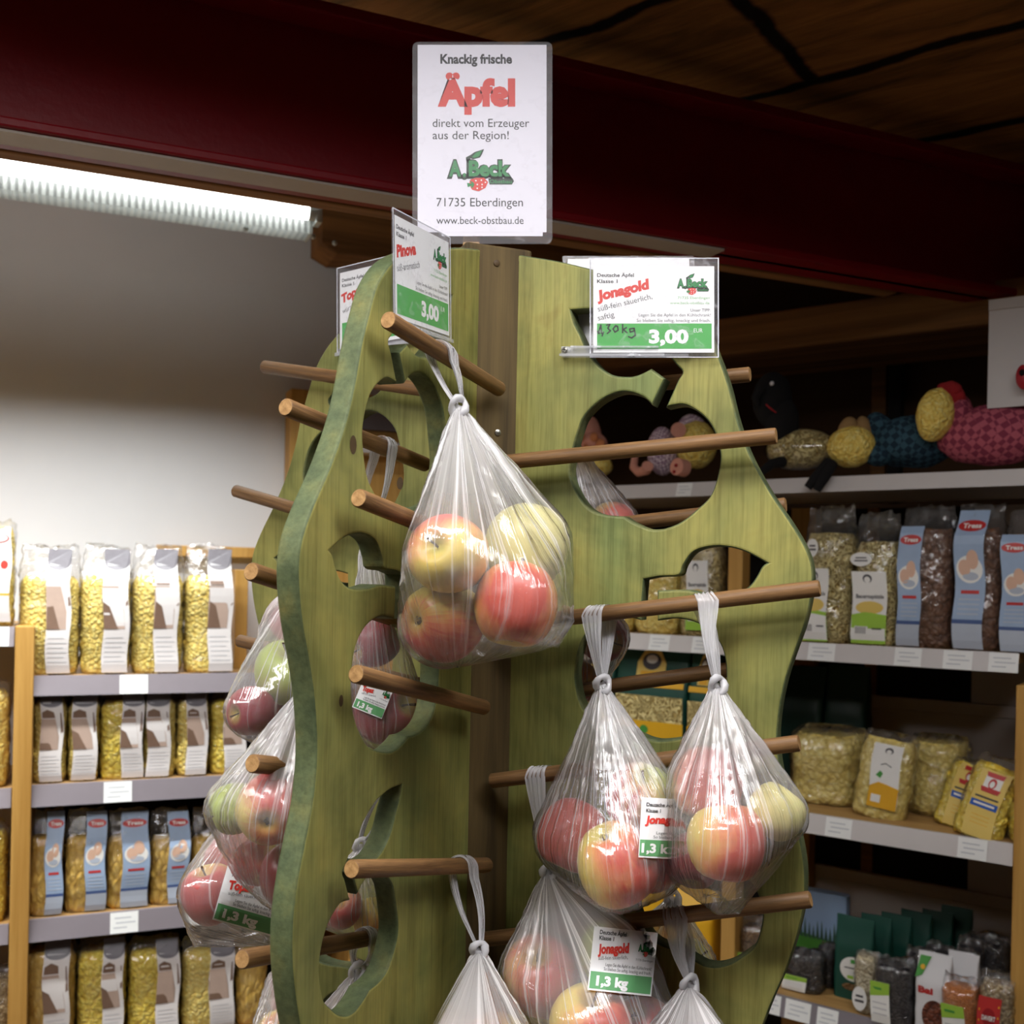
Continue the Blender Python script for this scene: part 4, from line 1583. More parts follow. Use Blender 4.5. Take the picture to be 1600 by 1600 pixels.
bag('B1', 892, (893, 690, 1.16), [
    (958, 818, 36, 1.19, YR, 'yellow orange apple at the right'), (905, 834, 38, 1.18, YR, 'orange apple at the left')],
    'seen through the upper cutout of the right board', 'the bag behind the upper right cutout', (), 0.018, 47)
bag('B2', 905, (912, 915, 1.16), [
    (942, 996, 38, 1.18, DK, 'dull red apple at the top'), (902, 1066, 34, 1.19, RD, 'pink red apple at the bottom')],
    'seen through the middle cutout of the right board', 'the bag behind the middle right cutout', (), 0.018, 53)
bag('B4', 1030, (1050, 1405, 1.14), [
    (1072, 1512, 44, 1.16, YL, 'yellow apple at the right'), (1008, 1500, 44, 1.15, RD, 'red apple at the left')],
    'seen through the lower cutout of the right board', 'the bag behind the lower right cutout', (), 0.018, 59)
#PART4
# ------------------------------------------------------------------ packets
def pouch(mb, w_, D, h, mat, e=3.0, nz=16, na=36, wf=lambda t: 1.0, df=lambda t: 1.0, amp=0.0, freq=40, seed=0, y0=0.0, z0=0.0, uvs=True):
    """soft packet standing on its base: superellipse sections, width and depth vary with height"""
    vs, uv, fs = [], [], []
    for i in range(nz + 1):
        t = i / nz
        a, b = w_ / 2 * wf(t), max(0.0012, D / 2 * df(t))
        for j in range(na + 1):
            th = 2 * PI * (j % na) / na - PI / 2
            c, s = math.cos(th), math.sin(th)
            x = a * math.copysign(abs(c) ** (2 / e), c)
            y = b * math.copysign(abs(s) ** (2 / e), s)
            p = Vector((x, y0 + D / 2 + y, z0 + h * t))
            if amp:
                k = noise.noise(p * freq + Vector((seed * 3.1, seed, seed * 1.7)))
                k2 = noise.noise(p * freq * 2.3 + Vector((seed, 4, seed * 2.7)))
                q = amp * (k + 0.5 * k2)
                p += Vector((c * q, s * q, 0.4 * q if 0 < i < nz else (q if i == nz else 0)))
            vs.append(p)
            uv.append((j / na, t))
    for i in range(nz):
        for j in range(na):
            a = i * (na + 1) + j
            fs.append((a, a + 1, a + na + 2, a + na + 1))
    fs.append(tuple(range(na))[::-1])
    o = nz * (na + 1)
    fs.append(tuple(o + j for j in range(na)))
    mb.add(vs, fs, mat, uv)

    def front(x, z):
        t = min(1, max(0, (z - z0) / h))
        a, b = w_ / 2 * wf(t), max(0.0012, D / 2 * df(t))
        k = max(0.0, 1 - min(1, abs(x) / a) ** e) ** (1 / e)
        return y0 + D / 2 - b * k
    return front


def rnd_prof(t):
    return 0.86 + 0.14 * min(1, t / 0.06, 1) if t < 0.06 else 1.0


def strip_white(s, W, H):
    """long pale strip with grey round cap, warm picture, text block"""
    s.grid(0, 0, W, H, 'lbl_white', 0, 6, 14)
    s.poly([(0, -H * .045), (W, -H * .045)] + [(W / 2 + W / 2 * math.cos(PI * k / 12), H * .07 + H * .065 * math.sin(PI * k / 12)) for k in range(13)], 'lbl_grey', 1)
    s.grid(W * .12, H * .075, W * .88, H * .095, 'lbl_line', 2)
    s.ell(W * .5, H * .02, W * .2, H * .03, 'lbl_line', 2)
    s.poly([(0, H * .27), (W * .62, H * .27), (W * .80, H * .48), (W * .82, H * .63), (0, H * .63)], 'lbl_pinkbrown', 1)
    s.poly([(0, H * .40), (W * .25, H * .44), (W * .55, H * .63), (0, H * .63)], 'lbl_brown', 2)
    s.poly([(W * .06, H * .19), (W * .30, H * .16), (W * .58, H * .19), (W * .62, H * .26), (W * .05, H * .26)], 'lbl_brown', 1)
    s.poly([(W * .86, H * .2), (W * .9, H * .2), (W * .98, H * .42), (W * .88, H * .44)], 'lbl_brown', 1)
    for k in range(6):
        s.grid(W * .1, H * (.70 + .04 * k), W * (.9 if k % 2 else .78), H * (.708 + .04 * k), 'lbl_line', 1)


def strip_blue(s, W, H):
    """pale blue strip with red oval reading Tress and kneading hands"""
    s.grid(0, 0, W, H, 'lbl_blue', 0, 6, 16)
    s.ell(W * .5, H * .115, W * .46, H * .042, 'lbl_red', 1)
    s.text('Tress', W * .2, W * .82, H * .132, H * .036, 'lbl_offwhite', 2, .03)
    s.ell(W * .5, H * .43, W * .44, H * .10, 'lbl_offwhite', 1)
    s.ell(W * .34, H * .42, W * .2, H * .06, 'lbl_skin', 2)
    s.ell(W * .62, H * .36, W * .2, H * .07, 'lbl_skin', 2)
    s.ell(W * .52, H * .48, W * .26, H * .03, 'lbl_blue_grey', 2)
    s.grid(W * .2, H * .58, W * .8, H * .605, 'lbl_red', 1)
    for k in range(4):
        s.grid(W * .15, H * (.64 + .035 * k), W * .85, H * (.65 + .035 * k), 'lbl_blue_grey', 1)
    s.grid(0, H * .79, W, H * .82, 'lbl_blue_dark', 1, 5, 1)
    s.grid(0, H * .82, W, H, 'lbl_blue_grey', 1, 5, 3)


def strip_lime(s, W, H):
    """white and lime label with arched emblem"""
    s.grid(0, 0, W, H, 'lbl_offwhite', 0, 6, 8)
    s.ell(W * .45, H * .10, W * .13, H * .06, 'lbl_ink', 1)
    s.ell(W * .45, H * .115, W * .09, H * .045, 'lbl_offwhite', 2)
    s.text('Bauernspätzle', W * .1, W * .9, H * .37, H * .055, 'lbl_ink', 1, .02)
    s.ell(W * .5, H * .50, W * .4, H * .09, 'lbl_yellow', 1)
    s.poly([(0, H * .6), (W * .4, H * .56), (W, H * .6), (W, H), (0, H)], 'lbl_lime', 1)
    s.grid(W * .12, H * .76, W * .5, H * .87, 'lbl_offwhite', 2)
    for k in range(7):
        s.grid(W * (.15 + .045 * k), H * .77, W * (.17 + .045 * k), H * .86, 'lbl_ink', 3)
    s.grid(W * .62, H * .78, W * .9, H * .80, 'lbl_ink', 2)


def strip_flower(s, W, H):
    s.grid(0, 0, W, H, 'lbl_offwhite', 0, 6, 8)
    s.ell(W * .55, H * .10, W * .14, H * .05, 'lbl_ink', 1)
    s.ell(W * .55, H * .115, W * .09, H * .035, 'lbl_offwhite', 2)
    s.stroke([(W * .35, H * .33), (W * .5, H * .30), (W * .7, H * .34)], W * .03, 'lbl_ink', 1)
    s.poly([(W * .2, H * .50), (W * .34, H * .42), (W * .44, H * .46), (W * .36, H * .54)], 'lbl_green_mid', 1)
    s.poly([(0, H * .68), (W * .3, H * .60), (W * .6, H * .62), (W, H * .66), (W, H), (0, H)], 'lbl_mustard', 1)
    s.grid(W * .1, H * .80, W * .42, H * .92, 'lbl_offwhite', 2)


def strip_hen(s, W, H):
    s.grid(0, 0, W, H, 'lbl_yellow', 0, 6, 8)
    s.grid(W * .22, H * .03, W * .8, H * .30, 'lbl_offwhite', 1)
    s.poly([(W * .2, H * .03), (W * .82, H * .03), (W * .78, H * .10), (W * .24, H * .10)], 'lbl_red', 2)
    s.ell(W * .5, H * .19, W * .13, H * .08, 'lbl_red', 2)
    s.ell(W * .5, H * .20, W * .08, H * .05, 'lbl_offwhite', 3)
    s.poly([(W * .18, H * .26), (W * .85, H * .26), (W * .80, H * .33), (W * .24, H * .33)], 'lbl_red', 2)
    s.grid(W * .12, H * .40, W * .9, H * .425, 'lbl_ink', 1)
    s.grid(W * .05, H * .47, W * .95, H * .57, 'lbl_blue_strong', 1, 4, 1)
    s.grid(W * .15, H * .50, W * .85, H * .53, 'lbl_offwhite', 2)
    for k in range(3):
        s.grid(W * .2, H * (.68 + .06 * k), W * .8, H * (.69 + .06 * k), 'lbl_mustard', 1)


def strip_oval(s, W, H):
    s.grid(0, 0, W, H, 'lbl_offwhite', 0, 5, 12)
    s.ell(W * .62, H * .12, W * .34, H * .055, 'lbl_red', 1)
    s.ell(W * .62, H * .12, W * .30, H * .043, 'lbl_offwhite', 2)
    s.ell(W * .80, H * .40, W * .1, H * .045, 'ink_red', 1)
    s.grid(W * .3, H * .52, W * .95, H * .54, 'lbl_line', 1)
    s.grid(0, H * .70, W, H * .725, 'lbl_mustard', 1, 5, 1)
    s.grid(0, H * .725, W, H, 'lbl_white', 1, 5, 3)


def strip_green_text(s, W, H):
    s.grid(0, 0, W, H, 'lbl_offwhite', 0, 5, 5)
    s.poly([(0, 0), (W, 0), (W, H * .28), (0, H * .38)], 'lbl_lime', 1)
    s.grid(W * .15, H * .14, W * .6, H * .20, 'lbl_green_mid', 2)
    for k in range(3):
        s.grid(W * .12, H * (.5 + .13 * k), W * .85, H * (.53 + .13 * k), 'lbl_line', 1)


def packet(M, sx0, sx1, z0, h, label, kind, fill='pasta_yellow', fillh=0.8, D=0.07, d0=0.02, strip=None, sx=None, sz=None, group=None, tilt=0.0, seed=0, oval=None, amp=0.0035, lean=0.0, name='pasta_bag', yaw=0.0, cat='bag of pasta'):
    """clear packet of food: contents, film, printed strip"""
    w_ = sx1 - sx0
    xc = (sx0 + sx1) / 2
    o = thing(name, label, cat, (0, 0, 0), 0, group)
    o.matrix_basis = M @ Matrix.Translation((xc, d0, z0)) @ Matrix.Rotation(yaw, 4, 'Z') @ Matrix.Rotation(-tilt, 4, 'X') @ Matrix.Rotation(lean, 4, 'Y')
    m = MB()
    fl = h * fillh
    bot = lambda t: 0.90 + 0.10 * min(1.0, t / 0.08)
    top = lambda t: bot(t) * (1 - 0.18 * max(0, (t - 0.86) / 0.14) ** 2)
    wv_ = seed * 1.7
    dw = lambda t: top(t) * (1 + 0.06 * math.sin(t * 7 + wv_))
    front = pouch(m, w_ * 0.975, D, fl, fill, 2.8, 20, 40, top, dw, amp, 70, seed)
    m.build('contents', o, smooth='full')
    m = MB()
    tt = fillh
    fw = lambda t: bot(t) * (1.0 if t < tt else 1 - 0.10 * (t - tt) / (1 - tt))
    fd = lambda t: (dw(min(1, t / tt)) * 1.04 + 0.03) if t < tt * 0.95 else max(0.05, (1.06 - 1.0 * ((t - tt * 0.95) / (1 - tt * 0.95)) ** 0.8))
    f2 = pouch(m, w_, D * 1.06, h, 'pasta_film', 2.8, 26, 44, fw, fd, 0.0035, 55, seed + 3, -D * 0.03)
    for i_, v_ in enumerate(m.v):
        k_ = max(0.0, v_[2] / h - fillh + 0.04)
        if k_ > 0:
            nz_ = noise.noise(Vector(v_) * 85 + Vector((seed, 0, 0))) + 0.6 * noise.noise(Vector(v_) * 190)
            m.v[i_] = (v_[0] + 0.004 * nz_, v_[1] - 0.007 * nz_, v_[2] + 0.010 * nz_ * (1 if v_[2] > h * 0.985 else 0.2))
    m.build('film', o, smooth='full')
    ff_ = lambda x, z: min(front(x, z) if z <= fl else 9, f2(x, z)) - 0.0035
    if strip:
        x0, x1 = sx
        za, zb_ = sz
        sh = Sheet()
        strip(sh, x1 - x0, za - zb_)
        wob = random.Random(seed).uniform(0, 6)
        def yf(z):
            return min(ff_(x0 - xc + (x1 - x0) * k / 4.0, z) for k in range(5))
        tab = [yf((za - zb_) * k / 40.0 + zb_ - z0) for k in range(41)]

        def fn(x, y, L):
            z = za - z0 - y
            q = min(39.999, max(0.0, (z - (zb_ - z0)) / (za - zb_) * 40))
            i_ = int(q)
            return Vector((x0 - xc + x + 0.0022 * math.sin(y * 45 + wob), tab[i_] + (tab[i_ + 1] - tab[i_]) * (q - i_) - 0.0005 * L, z))
        m = MB(); sh.put(m, fn)
        m.build('label_strip', o, smooth=False)
    if oval:
        sh = Sheet()
        ox, oz, rx, rz_ = oval
        sh.ell(0, 0, rx, rz_, 'lbl_offwhite', 0, 24)
        sh.grid(-rx * .5, -rz_ * .3, rx * .5, -rz_ * .12, 'lbl_ink', 1)
        sh.grid(-rx * .6, rz_ * .1, rx * .6, rz_ * .3, 'lbl_ink', 1)
        fn = lambda x, y, L: Vector((ox - xc + x, ff_(ox - xc, oz - z0) - 0.001 - 0.0004 * L, oz - z0 - y))
        m = MB(); sh.put(m, fn)
        m.build('sticker', o, smooth=False)
    return o


# ------------------------------------------------------------------ left shelves
lz1t, lz1b = Lp(200, 1055)[1], Lp(200, 1084)[1]
lz2t, lz2b = Lp(200, 1221)[1], Lp(200, 1252)[1]
lz3t, lz3b = Lp(200, 1425)[1], Lp(200, 1456)[1]
lz4t = lz3t - (lz2t - lz3t) - 0.01
sL, sRt = Lp(48, 1300)[0], 0.66


def board_rail(unit, x0, x1, zt_, zb_, dep, rail, board, tags=()):
    m = MB(); m.box((x0, 0.012, zt_ - 0.018), (x1, dep, zt_), board); m.build('shelf_board', unit, smooth=False)
    m = MB()
    vs = []
    for x in (x0, x1):
        vs += [(x, 0.012, zt_ + 0.001), (x, 0.004, zt_ + 0.001), (x, -0.006, zb_), (x, 0.002, zb_), (x, 0.012, zb_ + 0.004)]
    m.add(vs, [(0, 1, 6, 5), (1, 2, 7, 6), (2, 3, 8, 7), (3, 4, 9, 8), (4, 0, 5, 9), (0, 4, 3, 2, 1), (5, 6, 7, 8, 9)], rail)
    r = m.build('price_rail', unit, smooth=False)
    for a, b in tags:
        m = MB()
        f = lambda t: (0.004 - 0.010 * t - 0.0012, zt_ + 0.001 + (zb_ - zt_ - 0.001) * t)
        y0, z0_ = f(0.02)
        y1, z1_ = f(0.98)
        m.add([(a, y0, z0_), (b, y0, z0_), (b, y1, z1_), (a, y1, z1_)], [(0, 1, 2, 3)], 'tag_white')
        for k, (u0, u1) in enumerate(((.15, .75), (.2, .9), (.12, .6))):
            ya, za_ = f(0.25 + k * .22)
            yb, zb2_ = f(0.31 + k * .22)
            m.add([(a + (b - a) * u0, ya - .0003, za_), (a + (b - a) * u1, ya - .0003, za_), (a + (b - a) * u1, yb - .0003, zb2_), (a + (b - a) * u0, yb - .0003, zb2_)], [(0, 1, 2, 3)], 'tag_ink')
        m.build('price_tag', r, smooth=False)


def tg(fn, py, d, *spans):
    return [(fn(a, py, d)[0], fn(b, py, d)[0]) for a, b in spans]


def unit(name, label, M, cat='shelf'):
    o = thing(name, label, cat)
    o.matrix_basis = M.copy()
    return o


lu = unit('wall_shelf', 'wooden wall shelf of yellow pasta left of the stand', M_L)
board_rail(lu, sL, sRt, lz1t, lz1b, 0.29, 'rail_grey', 'pine_board', tg(Lp, 1069, 0, (187, 231)))
board_rail(lu, sL, sRt, lz2t, lz2b, 0.29, 'rail_grey', 'pine_board', tg(Lp, 1236, 0, (162, 206)))
board_rail(lu, sL, sRt, lz3t, lz3b, 0.29, 'rail_grey', 'pine_board', tg(Lp, 1441, 0, (172, 216), (288, 330)))
board_rail(lu, sL, sRt, lz4t, lz4t - 0.036, 0.29, 'rail_grey', 'pine_board')
m = MB(); m.box((Lp(18, 1300)[0], -0.012, 0), (sL, 0.29, Lp(33, 978)[1]), 'pine_upright', None, 0.002); m.build('upright', lu, smooth=False)
m = MB(); m.box((Lp(367, 960, .12)[0], 0.12, 0), (Lp(387, 960, .12)[0], 0.29, Lp(375, 890, .12)[1]), 'pine_upright', None, 0.002); m.build('upright', lu, smooth=False)
m = MB(); m.box((sRt, 0.02, 0), (sRt + 0.02, 0.29, lz1t + 0.05), 'pine_upright', None, 0.002); m.build('upright', lu, smooth=False)
m = MB(); m.box((Lp(245, 855, .26)[0], 0.26, Lp(245, 868, .26)[1]), (sRt, 0.285, Lp(245, 851, .26)[1]), 'pine_upright', None, 0.002); m.build('top_rail', lu, smooth=False)
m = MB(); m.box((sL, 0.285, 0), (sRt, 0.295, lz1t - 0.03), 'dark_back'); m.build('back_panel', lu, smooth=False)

ORD = ['first', 'second', 'third', 'fourth', 'fifth', 'sixth']
GRP = 'pasta bags on the left wall shelf'


def left_row(spans, labs, ytop, yfill, zt_, zend, strip, fills, rowname, kindname, lab_top, D=0.075):
    for i, (a, b) in enumerate(spans):
        s0, s1 = Lp(a, (ytop + 1100) / 2, 0.03)[0], Lp(b, (ytop + 1100) / 2, 0.03)[0]
        zt2 = Lp((a + b) / 2, ytop, 0.05)[1]
        h = zt2 - zt_
        fh = (Lp((a + b) / 2, yfill, 0.03)[1] - zt_) / h
        st = None
        sx = sz = None
        if labs[i]:
            st = strip
            la, lb = labs[i]
            sx = (Lp(la, 1100, 0.03)[0], Lp(lb, 1100, 0.03)[0])
            sz = (Lp((la + lb) / 2, lab_top, 0.03)[1], zt_ + 0.004)
        packet(M_L, s0, s1, zt_, h, '%s %s from the left, %s' % (ORD[i], kindname, rowname), 'pasta', fills[i], fh, D, 0.024, st, sx, sz, GRP, 0, i * 3 + int(ytop), None)


left_row([(28, 125), (125, 205), (205, 288), (288, 364)], [(70, 107), (158, 198), (238, 275), (322, 359)], 853, 900, lz1t, 0, strip_white,
         ['pasta_yellow'] * 4, 'top board of left shelf', 'bag of yellow curls', 866)
left_row([(50, 106), (107, 157), (158, 225), (226, 277), (278, 329), (330, 388)], [(64, 99), (114, 152), (190, 224), (230, 266), (292, 324), (350, 385)], 1072, 1096, lz2t, 0, strip_white,
         ['pasta_yellow', 'pasta_yellow', 'pasta_bright', 'pasta_yellow', 'pasta_yellow', 'pasta_bright'], 'second board of left shelf', 'pasta bag with pale strip', 1086, 0.06)
left_row([(46, 103), (104, 168), (169, 236), (237, 300), (301, 352)], [(76, 103), (138, 170), (195, 237), (267, 300), None], 1264, 1310, lz3t, 0, strip_blue,
         ['pasta_penne'] * 5, 'third board of left shelf', 'bag of penne', 1270, 0.06)
left_row([(42, 124), (125, 204), (205, 288), (289, 372), (374, 424)], [(76, 117), (168, 201), (253, 288), (335, 373), None], 1462, 1488, lz4t, 0, strip_white,
         ['pasta_penne', 'pasta_bright', 'pasta_bright', 'pasta_yellow', 'pasta_penne'], 'lowest board of left shelf', 'pasta bag', 1474, 0.07)

# the neighbouring bay, mostly outside the frame
nu = unit('wall_shelf', 'neighbouring shelf bay cut off by the left edge of the picture', M_L)
xa, xb = -0.75, Lp(17, 1300)[0] - 0.001
for k, (yt, yb_, tagspan) in enumerate(((980, 1010, (-20, 30)), (1234, 1262, None), (1447, 1475, None), (1640, 1668, None))):
        board_rail(nu, xa, xb, Lp(5, yt)[1], Lp(5, yb_)[1], 0.29, 'rail_grey', 'pine_board', tg(Lp, yt + 14, 0, (-30, 14)) if k == 0 else ())
m = MB(); m.box((xa - 0.03, -0.012, 0), (xa, 0.29, 1.5), 'pine_upright'); m.build('upright', nu, smooth=False)
zq = Lp(5, 980)[1]
packet(M_L, Lp(-58, 900, .02)[0], Lp(23, 900, .02)[0], zq, Lp(0, 812, .03)[1] - zq, 'pale pack with red oval cut off at the left picture edge', 'pasta', 'pasta_yellow', 0.93, 0.07, 0.02,
       strip_oval, (Lp(-45, 900)[0], Lp(16, 900)[0]), (Lp(0, 822)[1], zq + 0.01), GRP, 0, 77)
zq = Lp(5, 1234)[1]
packet(M_L, Lp(-70, 1150, .02)[0], Lp(14, 1150, .02)[0], zq, Lp(0, 1062, .03)[1] - zq, 'yellow pasta bag at the left picture edge, upper of three', 'pasta', 'pasta_yellow', 0.9, 0.07, 0.02, None, None, None, GRP, 0, 78)
zq = Lp(5, 1447)[1]
packet(M_L, Lp(-70, 1350, .02)[0], Lp(11, 1350, .02)[0], zq, Lp(0, 1285, .03)[1] - zq, 'yellow pasta bag at the left picture edge, below the other', 'pasta', 'pasta_bright', 0.9, 0.07, 0.02, None, None, None, GRP, 0, 79)
zq = Lp(5, 1640)[1]
packet(M_L, Lp(-70, 1580, .02)[0], Lp(26, 1580, .02)[0], zq, Lp(0, 1515, .03)[1] - zq, 'orange brown pack at the lower left picture corner', 'pasta', 'beans_mixed', 0.85, 0.07, 0.02, None, None, None, GRP, 0, 80)

# pine rack on the white wall behind the stand
rk = unit('pine_rack', 'light pine rack on the wall seen behind the stand boards', M_L, 'rack')
ra, rb_ = Lp(453, 700, .22)[0], Lp(650, 700, .22)[0]
zt_, zm = Lp(520, 612, .22)[1], Lp(600, 645, .22)[1]
m = MB(); m.box((ra, 0.22, 0.9), (rb_, 0.29, zt_), 'pine_upright', None, 0.002); m.build('panel', rk, smooth=False)
m = MB(); m.box((Lp(566, 650, .21)[0], 0.21, Lp(590, 672, .21)[1]), (rb_, 0.22, Lp(590, 642, .21)[1]), 'rail_grey'); m.build('sign_strip', rk, smooth=False)
m = MB(); m.box((Lp(500, 700, .16)[0], 0.16, Lp(590, 708, .16)[1]), (rb_, 0.22, Lp(590, 690, .16)[1]), 'rail_white'); m.build('shelf_board', rk, smooth=False)

# ------------------------------------------------------------------ right shelf unit
rA = (Rp(1591, 733)[1], Rp(1591, 759)[1])
rB = (Rp(1591, 1022)[1], Rp(1591, 1052)[1])
rC = (Rp(1580, 1320)[1], Rp(1580, 1352)[1])
rD = (Rp(1277, 1573)[1], Rp(1277, 1573)[1] - 0.036)
sd = Rp(1140, 1000)[0]
ru = unit('shelf_unit', 'wooden shelf unit with pasta and pulses right of the stand', M_R)
x0_, x1_ = -1.40, 0.0
board_rail(ru, x0_, 0.06, rA[0], rA[1], 0.42, 'rail_white', 'rail_white', tg(Rp, 750, 0, (1058, 1082)))
board_rail(ru, x0_, 0.0, rB[0], rB[1], 0.44, 'rail_white', 'pine_board', tg(Rp, 1030, 0, (1263, 1305), (1398, 1440), (1474, 1520), (1545, 1592)) + tg(Rp, 1000, 0, (1015, 1047), (1082, 1116)))
board_rail(ru, x0_, 0.0, rC[0], rC[1], 0.44, 'rail_white', 'pine_board', tg(Rp, 1310, 0, (1290, 1331), (1497, 1543)))
board_rail(ru, x0_, 0.0, rD[0], rD[1], 0.46, 'rail_grey', 'pine_board', tg(Rp, 1585, 0, (1195, 1220), (1227, 1267), (1277, 1310)))
m = MB(); m.box((0.001, -0.01, 0), (0.032, 0.44, rB[1] - 0.02), 'pine_upright', None, 0.002); m.build('upright', ru, smooth=False)
m = MB(); m.box((sd - 0.016, 0.02, 0), (sd + 0.016, 0.06, rA[1]), 'pine_upright', None, 0.002); m.build('upright', ru, smooth=False)
m = MB(); m.box((sd - 0.03, 0.40, 0), (sd + 0.03, 0.44, rA[1]), 'pine_upright', None, 0.002); m.build('upright', ru, smooth=False)
zc1, zc2 = Rp(1450, 1093, .44)[1], Rp(1450, 1381, .44)[1]
sg = Rp(1516, 1060, .44)[0]
for za_, zb_ in ((rC[0], zc1), (rD[0], zc2)):
    m = MB(); m.box((sd + 0.03, 0.44, za_), (0.0, 0.452, zb_ - 0.028), 'grey_panel'); m.build('back_panel', ru, smooth=False)
    m = MB(); m.box((sd + 0.03, 0.436, zb_ - 0.027), (0.0, 0.452, zb_), 'grey_panel', None, 0.002); m.build('back_rail', ru, smooth=False)
m = MB(); m.box((sg, 0.453, rD[0]), (0.0, 0.462, rA[1]), 'grey_panel'); m.build('back_panel', ru, smooth=False)
m = MB(); m.box((x0_, 0.465, 0), (0.06, 0.475, rA[1]), 'dark_back'); m.build('back_panel', ru, smooth=False)  # near-black sheet added for the darkness behind the open back
xp = Rp(1362, 1075, .445)[0]
m = MB(); m.box((xp - 0.02, 0.454, 0), (xp + 0.006, 0.464, rA[1]), 'old_timber'); m.build('back_post', ru, smooth=False)
m = MB(); m.box((x0_ - 0.03, 0, 0), (x0_, 0.46, rA[1]), 'pine_upright'); m.build('upright', ru, smooth=False)
GR_ = 'packets on the right shelf unit'


def right(px0, px1, pyt, zb_, d, label, **kw):
    s0, s1 = Rp(px0, pyt + 80, d)[0], Rp(px1, pyt + 80, d)[0]
    zt2 = Rp((px0 + px1) / 2, pyt, d + 0.03)[1]
    if 'lab' in kw:
        la, lb, lt, lbz = kw.pop('lab')
        kw['sx'] = (Rp(la, pyt + 80, d)[0], Rp(lb, pyt + 80, d)[0])
        kw['sz'] = (Rp((la + lb) / 2, lt, d)[1], max(zb_ + 0.003, Rp((la + lb) / 2, lbz, d)[1]))
    if 'ov' in kw:
        ox, oy, rx, ry = kw.pop('ov')
        c = Rp(ox, oy, d)
        kw['oval'] = (c[0], c[1], rx, ry)
    return packet(M_R, s0, s1, zb_, zt2 - zb_, label, 'x', d0=d, group=GR_, **kw)


right(1252, 1329, 792, rB[0], 0.03, 'bag of thin noodles with green label nearest the green board', fill='pasta_noodle', fillh=0.80, strip=strip_lime, lab=(1256, 1296, 888, 1004), ov=(1272, 856, .012, .018), seed=1)
right(1331, 1402, 802, rB[0], 0.03, 'bag of thin noodles with oval sticker beside the brown pasta', fill='pasta_noodle', fillh=0.78, strip=strip_lime, lab=(1334, 1388, 893, 1006), ov=(1347, 874, .021, .0135), seed=2)
right(1403, 1488, 792, rB[0], 0.03, 'brown pasta bag with blue strip beside the noodle bags', fill='pasta_brown', fillh=0.84, strip=strip_blue, lab=(1405, 1441, 822, 1013), seed=3)
right(1489, 1566, 790, rB[0], 0.03, 'brown pasta bag with blue strip, middle of three', fill='pasta_brown', fillh=0.84, strip=strip_blue, lab=(1493, 1540, 796, 1016), seed=4)
right(1567, 1650, 800, rB[0], 0.02, 'brown pasta bag with blue strip cut off by the picture edge', fill='pasta_brown', fillh=0.84, strip=strip_blue, lab=(1566, 1610, 835, 1020), seed=5)
right(1056, 1120, 830, rB[0], 0.03, 'noodle bag seen through the leaf cutout, beside the pine upright', fill='pasta_noodle', fillh=0.85, strip=strip_lime, lab=(1075, 1109, 876, 985), seed=6)
right(986, 1054, 850, rB[0], 0.03, 'yellow pasta bag seen through the slot of the right board', fill='pasta_yellow', fillh=0.9, seed=7)
right(912, 984, 850, rB[0], 0.03, 'yellow pasta bag mostly hidden behind the right board', fill='pasta_yellow', fillh=0.9, seed=8)

# row C
right(1222, 1338, 1138, rC[0], 0.10, 'stack like bag of pasta shells beside the green board edge', fill='pasta_shell', fillh=0.93, D=0.16, seed=9, amp=0.006)
right(1326, 1412, 1140, rC[0], 0.05, 'bag of pale pasta with white flower label', fill='pasta_shell', fillh=0.92, D=0.05, strip=strip_flower, lab=(1352, 1398, 1162, 1262), seed=10, lean=0.10, tilt=0.12, amp=0.005)
right(1408, 1500, 1150, rC[0], 0.14, 'bag of pasta shells behind the flower label bag', fill='pasta_shell', fillh=0.92, D=0.14, seed=11, amp=0.006)
right(1452, 1520, 1176, rC[0], 0.075, 'tilted yellow pasta bag with blue stripe, rear of two', fill='pasta_bright', fillh=0.92, D=0.045, strip=strip_hen, lab=(1470, 1512, 1190, 1290), seed=12, lean=0.24, tilt=0.25, amp=0.005)
right(1482, 1562, 1172, rC[0], 0.01, 'tilted yellow pasta bag with blue stripe, front of two', fill='pasta_bright', fillh=0.90, D=0.05, strip=strip_hen, lab=(1500, 1548, 1200, 1310), seed=13, lean=0.24, tilt=0.25, amp=0.005)
right(1572, 1640, 1248, rC[0], 0.015, 'low yellow pasta bag cut off at the right picture edge', fill='pasta_bright', fillh=0.88, D=0.06, seed=14, amp=0.005)


def carton(M, px0, px1, pyt, zb_, d, label, mat, design=None, D=0.055, pinch=True, name='paper_packet', group=GR_, win=None, fn_=None, pad=80, cat='packet', lean=0.0):
    """opaque folded packet: body, printed front, optional sticker"""
    s0, s1 = Rp(px0, pyt + pad, d)[0], Rp(px1, pyt + pad, d)[0]
    zt2 = Rp((px0 + px1) / 2, pyt, d + D * 0.4)[1]
    h, w_ = zt2 - zb_, s1 - s0
    o = thing(name, label, cat, (0, 0, 0), 0, group)
    o.matrix_basis = M @ Matrix.Translation(((s0 + s1) / 2, d, zb_)) @ Matrix.Rotation(lean, 4, 'Y')
    m = MB()
    df = (lambda t: 1.0 if t < 0.62 else 1 - 0.93 * (t - 0.62) / 0.38) if pinch else (lambda t: 1.0)
    fr_ = pouch(m, w_, D, h, mat, 6.0, 22, 40, lambda t: 1.0, df, 0.0012, 30, px0)
    m.build('body', o)
    if design:
        sh = Sheet()
        design(sh, w_, h)
        m = MB()
        sh.put(m, lambda x, y, L: Vector((x - w_ / 2, fr_(0, min(h - y, h * 0.55)) - 0.001 - 0.0005 * L if h - y < h * 0.6 else fr_(0, h - y) - 0.0025 - 0.0005 * L, h - y)))
        m.build('printed_front', o, smooth=False)
    return o


